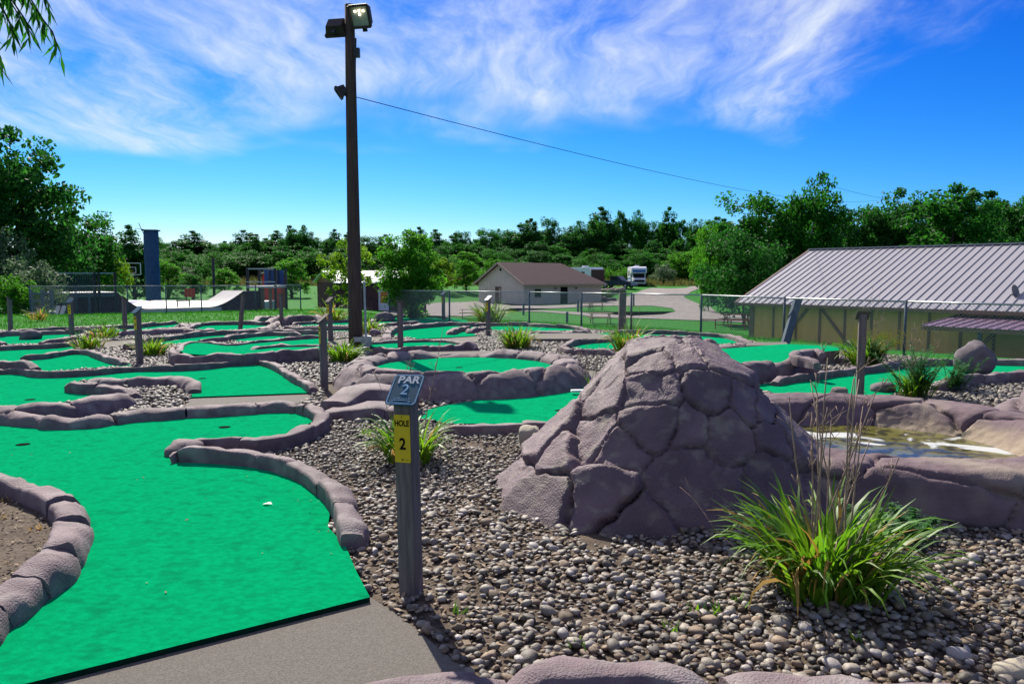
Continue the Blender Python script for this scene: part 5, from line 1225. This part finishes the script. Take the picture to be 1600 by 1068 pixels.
def tree_proto(seed, H, R, crown0, nclump, nper, leaf, shape='round', clump=.24, limbs=9, trunk_r=None, gap=0.0):
    rg = np.random.default_rng(seed); Hc = H - crown0; C = []; k = 0
    while len(C) < nclump:
        u = rg.normal(0, 1, 3); u /= np.linalg.norm(u); r = rg.random() ** .40
        k += 1
        q = u * r
        if shape == 'tall': s = np.array([R * .75, R * .75, Hc / 2])
        elif shape == 'cone': s = np.array([R, R, Hc / 2]) * np.array([1 - .45 * q[2], 1 - .45 * q[2], 1])
        else: s = np.array([R, R, Hc / 2])
        lump = 1 + .30 * mnoise.noise(Vector(u.tolist()) * 1.8 + Vector((seed, 0, 0)))
        p = q * s * lump + np.array([0, 0, crown0 + Hc / 2])
        if gap and mnoise.noise(Vector(p.tolist()) * (1.6 / R) + Vector((seed, 5, 0))) < -gap: continue
        C.append(p)
    C = np.array(C); rad = R * clump * rg.uniform(.6, 1.35, nclump)
    V, Fq = leaf_cloud(rg, C, rad, nper, leaf)
    me = bpy.data.meshes.new('crown'); 
    o = mk_np('crown', V, Fq, M['leaf']); me = o.data; bpy.data.objects.remove(o)
    tr = trunk_r or H * .022; b = B(); top = crown0 + Hc * .6
    bend = rg.normal(0, .03, (6, 2)) * H * .3
    tp = [Vector((bend[i, 0] * (i / 5), bend[i, 1] * (i / 5), -.3 + (top + .3) * i / 5)) for i in range(6)]
    b.tube(tp, [tr * 1.35, tr, tr * .85, tr * .7, tr * .5, tr * .25], 8)
    for i in range(limbs):
        c = C[rg.integers(0, len(C))]; zz = crown0 * .8 + (top - crown0 * .8) * rg.random() * .8; f = (zz + .3) / (top + .3) * 5; i0 = min(int(f), 4); a = tp[i0].lerp(tp[i0 + 1], f - i0); e = Vector(c.tolist()); m = a.lerp(e, .5) + Vector((0, 0, -.06 * R))
        b.tube([a, m, e], [tr * .4, tr * .25, tr * .08], 5)
    o = b.build('trunk', M['bark'], None, True); tm = o.data; bpy.data.objects.remove(o)
    return tm, me
CR = {}
def crown_with(me, key, matn):
    kk_ = (key, matn)
    if kk_ not in CR:
        if not me.get('used'):
            m2 = me; me['used'] = 1
        else: m2 = me.copy()
        m2.materials.clear(); m2.materials.append(M[matn]); CR[kk_] = m2
    return CR[kk_]
PROTO = {
    'oak': tree_proto(1, 10, 4.2, .7, 130, 125, .30, gap=.42), 'maple': tree_proto(2, 10, 3.6, .5, 125, 125, .28, gap=.45), 'tall': tree_proto(3, 10, 2.8, .4, 115, 110, .28, 'tall', .26, gap=.45),
    'round': tree_proto(4, 6, 3.1, .35, 95, 130, .20, gap=.5), 'bush': tree_proto(5, 3, 1.7, .05, 70, 90, .13, limbs=12, trunk_r=.05), 'cone': tree_proto(6, 9, 2.9, .6, 85, 110, .26, 'cone', gap=.45),
    'shrubtree': tree_proto(7, 4.2, 1.45, .3, 110, 190, .10, 'tall', .26, 14, .07, gap=.45), 'sapling': tree_proto(8, 3.9, 1.7, .9, 60, 90, .11, 'round', .17, 22, .045, gap=.2),
}
TN = [0]
def tree(kind, matn, px, pytop, D, R, label, group=None, cat='tree', name='tree', rz=None):
    """px = centre, pytop = its top in the photograph, D = its distance, R = crown radius in metres"""
    p = at(px, 430, D); z = float(terrain(p.x, D)); ztop = at(px, pytop, D).z
    tm, cm = PROTO[kind]; H0 = {'oak': 10, 'maple': 10, 'tall': 10, 'round': 6, 'bush': 3, 'cone': 9, 'shrubtree': 4.2, 'sapling': 3.9}[kind]; R0 = {'oak': 4.2, 'maple': 3.6, 'tall': 2.1, 'round': 3.1, 'bush': 1.7, 'cone': 2.9, 'shrubtree': 1.1, 'sapling': 1.7}[kind]
    TN[0] += 1
    t = empty(name, (p.x, D, z), rz if rz is not None else TN[0] * 2.399, label, cat, group); t.scale = (R / R0, R / R0, (ztop - z) / (H0 * 1.04))
    link('trunk', tm, t); link('crown', crown_with(cm, kind, matn), t)
    return t
# left group
tree('oak', 'leaf_dark', 32, 196, 46, 3.7, 'big dark tree rising above the skate ramp at the left', rz=.4)
tree('maple', 'leaf_dark', -70, 215, 50, 4.2, 'dark tree cut by the left edge of the photo')
tree('maple', 'leaf', 135, 326, 56, 2.6, 'medium green tree right of the big dark one')
tree('round', 'leaf_dark', 88, 352, 52, 2.2, 'dark low tree behind the ramp railing')
tree('bush', 'leaf_silver', 45, 398, 36, 1.55, 'silvery olive bush at the left end of the fence', cat='bush', name='bush')
tree('bush', 'leaf_silver', -5, 350, 40, 2.0, 'grey-green bush under the big left tree', cat='bush', name='bush')
tree('bush', 'leaf_light', 15, 425, 34, 1.2, 'bright green bush at the far left edge', cat='bush', name='bush')
tree('round', 'leaf_yellow', 168, 385, 62, 1.5, 'yellow-green small tree behind the ramp railing')
tree('tall', 'leaf_dark', 208, 355, 90, 2.2, 'dark upright tree just left of the blue tower')
tree('cone', 'leaf_light', 262, 405, 100, 2.6, 'light green bushy tree right of the blue tower')
# centre, by the fence
tree('sapling', 'leaf_yellow', 545, 366, 29.5, 1.22, 'airy yellow-green small tree behind the light pole', rz=2.2)
tree('shrubtree', 'leaf_light', 640, 352, 28, 1.02, 'dense green shrubby tree right of the light pole', rz=1.0)
# right group
tree('round', 'leaf_dark', 1163, 358, 55, 3.1, 'round dark tree at the left end of the barn', rz=.9)
tree('round', 'leaf_light', 1108, 348, 75, 1.8, 'yellow-green foliage at the edge of the road')
tree('maple', 'leaf', 1180, 293, 76, 4.2, 'broad green tree behind the round dark one')
tree('oak', 'leaf', 1268, 266, 74, 3.4, 'tallest tree on the right, crossed by the wire')
tree('maple', 'leaf_dark', 1330, 315, 80, 3.6, 'dark tree right of the tallest one')
tree('oak', 'leaf_dark', 1405, 291, 78, 3.9, 'wide dark tree above the middle of the barn roof')
tree('cone', 'leaf', 1482, 274, 70, 4.4, 'cone shaped tree with yellowish side above the barn', rz=.2)
tree('tall', 'leaf_dark', 1545, 305, 84, 3.4, 'slim dark tree near the right edge')
tree('oak', 'leaf_dark', 1605, 280, 76, 3.8, 'dark tree cut by the right edge of the photo')
tree('maple', 'leaf_dark', 1700, 270, 80, 4.6, 'tree outside the right edge')
for px_, py_, lab in [(1225, 318, 'green tree glimpsed left of the tallest right tree'), (1365, 318, 'tree filling the gap behind the barn ridge, left'), (1440, 306, 'tree filling the gap behind the barn ridge, middle'), (1520, 312, 'tree filling the gap behind the barn ridge, right'), (1570, 312, 'tree filling the gap near the right edge')]:
    tree('maple', 'leaf_dark' if px_ % 2 else 'leaf', px_, py_, 92, 4.6, lab)
# far woods: look-alikes share their label
rnd = random.Random(14)
far = [(250, 372), (275, 378), (305, 372), (330, 384), (355, 388), (385, 368), (405, 376), (432, 364), (455, 360), (476, 360), (498, 372), (522, 366), (548, 364), (575, 370), (600, 372), (662, 360), (685, 368), (705, 372), (728, 366), (755, 362), (772, 358), (795, 364), (815, 350), (838, 345), (860, 342), (885, 356), (905, 352), (925, 345), (945, 336), (965, 332), (988, 336), (1010, 350), (1040, 334), (1062, 342), (1085, 340), (1108, 352), (1135, 345)]
for i, (px_, py_) in enumerate(far):
    tree(rnd.choice(['oak', 'maple', 'tall', 'tall', 'cone']), rnd.choice(['leaf_dark', 'leaf_dark', 'leaf']), px_ + rnd.uniform(-5, 5), py_ - 5 + rnd.uniform(-6, 6), rnd.uniform(178, 200), rnd.uniform(2.6, 4.4), 'dark tree in the far wood along the horizon', 'trees of the far wood')
for i in range(46):
    px_ = 215 + i * 21 + rnd.uniform(-8, 8)
    tree(rnd.choice(['cone', 'tall', 'maple']), rnd.choice(['leaf_dark', 'leaf', 'leaf']), px_, rnd.uniform(366, 392), rnd.uniform(168, 178), rnd.uniform(2.4, 3.8), 'shorter dark tree filling the far wood below the skyline', 'understorey of the far wood')
for i in range(24):
    px_ = 235 + i * 36 + rnd.uniform(-14, 14)
    tree(rnd.choice(['round', 'cone', 'maple']), rnd.choice(['leaf', 'leaf_light', 'leaf', 'leaf_dark']), px_, rnd.uniform(388, 404), rnd.uniform(135, 160), rnd.uniform(3.2, 4.8), 'lighter green tree in the row before the far wood', 'light trees before the far wood')
for i in range(20):
    px_ = 240 + i * 44 + rnd.uniform(-16, 16)
    tree('bush', rnd.choice(['leaf', 'leaf_light', 'leaf_silver']), px_, rnd.uniform(408, 418), rnd.uniform(128, 146), rnd.uniform(1.8, 3.0), ORDN[i] + ' low bush from the left along the edge of the far meadow', 'bushes along the far meadow', 'bush', 'bush')
for px_, py_, D, R, mn in [(690, 398, 110, 2.0, 'leaf_yellow'), (728, 402, 112, 2.2, 'leaf_light'), (770, 400, 114, 2.0, 'leaf_light'), (350, 415, 105, 2.2, 'leaf_light'), (300, 425, 95, 1.8, 'leaf'), (455, 398, 100, 2.6, 'leaf_light')]:
    tree('cone', mn, px_, py_, D, R, {690: 'yellow-green tree right of the dense shrub', 728: 'fresh green tree left of the cottage gable', 770: 'fresh green tree just behind the cottage ridge', 350: 'light green tree behind the skate ramp floor', 300: 'low green tree above the red panel', 455: 'light green tree left of the white-roofed shed'}[px_])
# hedges before the cottage
for i, px_ in enumerate((842, 862, 882, 902, 922, 945)):
    p = T(px_, 472 - i * .8); t = empty('hedge_shrub', p, i * 1.7, ORDN[i] + ' low dark shrub from the left in the hedge before the cottage', 'shrub', 'hedge shrubs before the cottage'); t.scale = (.95, .8, .42); link('trunk', PROTO['bush'][0], t); link('crown', crown_with(PROTO['bush'][1], 'bush', 'leaf_dark'), t)

# grass clumps
def clump(label, c, n, L, spread, nst=0, stL=.9, seed=1, dry=.12, blade_w=.014, st_r=1.0, cat='plant', wild=1.0):
    rg = np.random.default_rng(seed); t = empty('grass_clump', c, 0, label, cat, 'grass clumps in the gravel beds')
    def blades(n, matn, name, Lm, drop):
        V = []; Fq = []; K = 7
        for i in range(n):
            a = rg.uniform(0, 6.283); r0 = spread * .42 * math.sqrt(rg.random()); ox, oy = r0 * math.cos(a + rg.normal(0, .6)), r0 * math.sin(a + rg.normal(0, .6))
            Lb = Lm * rg.uniform(.55, 1.15); lean0 = rg.uniform(.05, .45) + .35 * r0 / max(spread, .01); curl = rg.uniform(.5, 2.9) * drop; w = blade_w * rg.uniform(.7, 1.3)
            x, z = 0.0, 0.0; ang = lean0; k0 = len(V); tw = rg.normal(0, .35); ca, sa = math.cos(a + tw), math.sin(a + tw); twist = rg.normal(0, .5)
            for j in range(K):
                f = j / (K - 1); ww = w * (1 - f ** 2.2) * (.55 + .45 * min(1, f * 4)) + .0006; cx_, cy_ = ox + ca * x, oy + sa * x; th = twist * f
                sx, sy, sz = -sa * math.cos(th), ca * math.cos(th), math.sin(th)
                V.append((cx_ - sx * ww, cy_ - sy * ww, max(z - sz * ww, .004))); V.append((cx_ + sx * ww, cy_ + sy * ww, max(z + sz * ww, .004)))
                st_ = Lb / (K - 1); x += math.sin(ang) * st_; z += math.cos(ang) * st_; ang += curl / (K - 1) * (.4 + 1.2 * f)
            for j in range(K - 1): Fq.append((k0 + 2 * j, k0 + 2 * j + 1, k0 + 2 * j + 3, k0 + 2 * j + 2))
        mk_np(name, np.array(V), np.array(Fq), M[matn], t, True)
    blades(int(n * (1 - dry)), 'blade', 'leaves', L, 1.0); blades(max(3, int(n * dry)), 'blade_dry', 'dry_leaves', L * .9, 1.3)
    for i in range(nst):
        a = rg.uniform(0, 6.283); r0 = spread * .28 * math.sqrt(rg.random()); p0 = Vector((r0 * math.cos(a), r0 * math.sin(a), 0)); Ls = stL * rg.uniform(.6, 1.12); dr = Vector((rg.normal(0, .16) * wild, rg.normal(0, .14) * wild, 1)).normalized()
        pts = []; p = p0.copy(); b = B()
        for j in range(7): pts.append(p.copy()); dr = (dr + Vector((rg.normal(0, .035), rg.normal(0, .035), 0))).normalized(); p = p + dr * Ls / 6
        b.tube(pts, [k_ * st_r for k_ in (.0042, .004, .0036, .0032, .0028, .0023, .0016)], 5)
        for q in range(rg.integers(2, 5)):
            j = rg.integers(3, 7); s0 = pts[j]; e = s0 + Vector((rg.normal(0, .05), rg.normal(0, .05), rg.uniform(.05, .12))); b.tube([s0, s0.lerp(e, .5) + Vector((rg.normal(0, .008), 0, 0)), e], [.002, .0017, .001], 4)
            for u in range(2): e2 = s0.lerp(e, .7) + Vector((rg.normal(0, .02), rg.normal(0, .02), .03)); b.tube([s0.lerp(e, .5), e2], [.0014, .002], 4)
        b.build('stalk', M['stalk'], t, True)
    return t
clump('big foreground lily clump with tall dry stalks before the pond', G(1285, 925), 420, .58, .50, 15, 1.08, 3, .17, .0145, st_r=1.5)
b_ = B(); pts = [G(1190, 905) + Vector((0, 0, .05)), at(1120, 830, 4.35), at(1085, 780, 4.45), at(1062, 760, 4.5)]; b_.tube(pts, [.004, .003, .0025, .0012], 5); b_.tube([pts[1], at(1100, 800, 4.35)], [.002, .001], 4); b_.tube([pts[2], at(1070, 745, 4.45)], [.002, .001], 4)
tag(b_.build('fallen_stalk', M['stalk'], None, True), 'bare bent stalk leaning left out of the foreground clump', 'stalk')
clump('lily clump with yellowing tips right behind the hole 2 post', G(640, 722), 210, .50, .42, 4, 1.15, 4, .16, .013, wild=1.6)
clump('lily clump at the left foot of the light pole', G(537, 566), 220, .50, .5, 0, .8, 5, .06, .016)
clump('leafy clump just behind the light pole', G(578, 522), 110, .55, .6, 2, .9, 6, .12, .018)
clump('lily clump in the gravel right of the post with the painted cap glint', G(808, 545), 250, .62, .6, 2, .8, 7, .10, .016)
clump('tall clump with dry plumes by the fence post', G(982, 553), 190, .75, .55, 8, 1.0, 8, .22, .016)
clump('clump before the blue-signed post on the left', G(237, 556), 180, .5, .5, 2, 1.1, 9, .15, .016)
clump('lily clump on the far left beside the concrete path', G(137, 546), 110, .5, .6, 2, .6, 10, .3, .016)
clump('lily clump behind the far left one', G(163, 529), 100, .5, .6, 0, .6, 11, .15, .018)
clump('reddish grass clump left of the light pole by the lawn', G(518, 504), 110, .85, .9, 4, 1.1, 12, .3, .024)
clump('tall clump at the fence behind the post with the painted cap glint', G(765, 505), 200, .95, .9, 14, 1.6, 13, .12, .022)
clump('thin dry weeds between the round green and the mound', G(922, 606), 26, .3, .5, 16, .55, 14, .4, .008)
clump('clump beside the left bush and gate', G(62, 500), 60, .6, .6, 6, .8, 15, .5, .02)
def feathery(label, c, H, n, seed, gold=False):
    rg = np.random.default_rng(seed); t = empty('feathery_plant', c, 0, label, 'plant', 'feathery plants by the pond'); V = []; Fq = []; st = B(); Vg = []; Fg = []
    for i in range(n):
        a = rg.uniform(0, 6.283); ln = rg.uniform(.05, .55); Ls = H * rg.uniform(.6, 1.05); p = Vector((rg.normal(0, .07), rg.normal(0, .07), 0)); d = Vector((ln * math.cos(a), ln * math.sin(a), 1)).normalized(); pts = [p.copy()]
        for j in range(10): p = p + d * Ls / 10; d = (d + Vector((.05 * math.cos(a), .05 * math.sin(a), -.02))).normalized(); pts.append(p.copy())
        st.tube(pts, [.004] * 8 + [.003, .002, .001], 4)
        for j in range(3, 11):
            for q in range(14):
                b = rg.uniform(0, 6.283); L = .11 * (1.15 - j / 12) * rg.uniform(.6, 1.3); dd = Vector((math.cos(b), math.sin(b), rg.uniform(-.1, .5))); k = len(V); s0 = pts[j].lerp(pts[j - 1], rg.random()); s1 = s0 + dd * L; sd_ = Vector((-dd.y, dd.x, 0)) * .0085
                V += [s0 - sd_, s0 + sd_, s1]; Fq.append((k, k + 1, k + 2))
                for e in range(2):
                    m = s0.lerp(s1, rg.uniform(.3, .9)); e1 = m + dd.cross(Vector((0, 0, 1))) * (L * .4 * (1 if e else -1)) + dd * L * .3; k = len(V); V += [m - sd_ * .6, m + dd * .008, e1]; Fq.append((k, k + 1, k + 2))
        if gold:
            for q in range(60): s0 = pts[-1] + Vector((rg.normal(0, .05), rg.normal(0, .05), rg.normal(-.02, .05))); k = len(Vg); Vg += [s0, s0 + Vector((.018, 0, .006)), s0 + Vector((.006, .012, .016))]; Fg.append((k, k + 1, k + 2))
    mk_np('fronds', np.array([v[:] for v in V]), np.array(Fq), M['feather'], t); st.build('stems', M['blade'], t)
    if gold: mk_np('flowers', np.array([v[:] for v in Vg]), np.array(Fg), M['goldenrod'], t)['kind'] = 'stuff'
feathery('feathery green plant in front of the barn porch, nearest the pond', G(1432, 622), .78, 26, 3)
feathery('low feathery plant before the tall grey boulder', G(1490, 612), .58, 14, 4)
feathery('goldenrod with yellow flowers beside the tall dark post', G(1368, 574), .76, 20, 5, True)
feathery('small feathery weed beside the foreground lily clump', G(1400, 850), .30, 8, 6)
clump('grassy clump at the base of the feathery plant by the pond', G(1425, 622), 110, .5, .4, 7, .95, 16, .1, .011)
clump('yellowing clump with dry stems behind the tall dark post', G(1350, 572), 200, .62, .55, 9, 1.3, 17, .25, .016)

# willow branch hanging in at the top left, with its limb and trunk outside the frame
def willow():
    rg = np.random.default_rng(4); tr0 = Vector((-6.5, 3.2, 0)); t = empty('willow_tree', tr0, 0, 'willow leaves hanging in at the top left corner', 'tree')
    limb_end = at(-40, -60, 4.0)
    b = B(); b.tube([tr0 + Vector((0, 0, -.2)), tr0 + Vector((.1, .1, 2)), tr0 + Vector((.3, .2, 4.2)), tr0 + Vector((.5, .3, 6))], [.32, .26, .2, .12], 10)
    b.tube([tr0 + Vector((.25, .2, 3.8)), tr0.lerp(limb_end, .5) + Vector((0, 0, 1.9)), limb_end + Vector((-.3, 0, .25)), limb_end], [.12, .08, .03, .012], 7); b.build('trunk', M['bark'], t, True, True)
    tw = B(); V = []; Fq = []
    for (px0, py0, px1, py1, D) in [(-35, -40, -8, 108, 4.0), (-10, -60, 12, 62, 3.9), (5, -60, 38, 60, 4.0), (10, -70, 60, 45, 4.1), (20, -80, 84, 85, 4.05), (30, -80, 70, 20, 3.9), (-20, -60, 25, 40, 4.15), (-60, -60, -40, 70, 4.0)]:
        a, e = at(px0, py0, D), at(px1, py1, D); n = 12; pts = [a.lerp(e, j / n) + Vector((.03 * math.sin(j * .7), rg.normal(0, .01), .06 * math.sin(math.pi * j / n))) for j in range(n + 1)]
        tw.tube([limb_end] + pts, [.008] + [.004] * n + [.002], 4)
        for j in range(1, n + 1):
            for q in range(5):
                s0 = pts[j].lerp(pts[j - 1], rg.random()); L = rg.uniform(.07, .13); dd = Vector((rg.normal(.05, .35), rg.normal(0, .35), -1)).normalized(); w = Vector((rg.normal(0, 1), rg.normal(0, 1), .2)).normalized().cross(dd).normalized() * L * .075; k = len(V)
                V += [s0, s0 + dd * L * .45 + w, s0 + dd * L, s0 + dd * L * .45 - w]; Fq.append((k, k + 1, k + 2, k + 3))
    tw.build('twigs', M['bark'], t, True, True); b0 = base_of(t)
    mk_np('leaves', np.array([(v - b0)[:] for v in V]), np.array(Fq), M['leaf'], t)
willow()

# lawn blades and far meadow
def blades_field(name, x, y, h, w, mat_, label, seed, cat):
    rg = np.random.default_rng(seed); n = len(x); z = terrain(x, y); a = rg.uniform(0, 6.283, n); hh = h * rg.uniform(.5, 1.4, n); ww = w * rg.uniform(.7, 1.3, n); lx, ly = rg.normal(0, .35, n) * hh, rg.normal(0, .35, n) * hh
    V = np.stack([np.stack([x - np.cos(a) * ww, y - np.sin(a) * ww, z], -1), np.stack([x + np.cos(a) * ww, y + np.sin(a) * ww, z], -1), np.stack([x + lx, y + ly, z + hh], -1)], 1).reshape(-1, 3)
    return tag(mk_np(name, V, np.arange(n * 3).reshape(n, 3), mat_), label, cat, kind='stuff')
M['lawn_blade'] = mat('lawn_blades', (.024, .22, .005), (.05, .27, .008), 1.0, .7, island=.4, trans=.35)
rg = np.random.default_rng(9); x = rg.uniform(-30, 14, 90000); y = rg.uniform(19, 48, 90000); m = ~pip(SOIL, x, y) & (np.abs(x) < .72 * y); blades_field('grass', x[m], y[m], .085, .012, M['lawn_blade'], 'short mown grass of the lawn strip beyond the greens', 1, 'grass')
x = rg.uniform(-60, 75, 42000); y = rg.uniform(124, 176, 42000); m = (np.abs(x) < .72 * y); blades_field('meadow_grass', x[m], y[m], .75, .09, M['meadow'], 'tall tan meadow grass before the far wood', 2, 'grass')
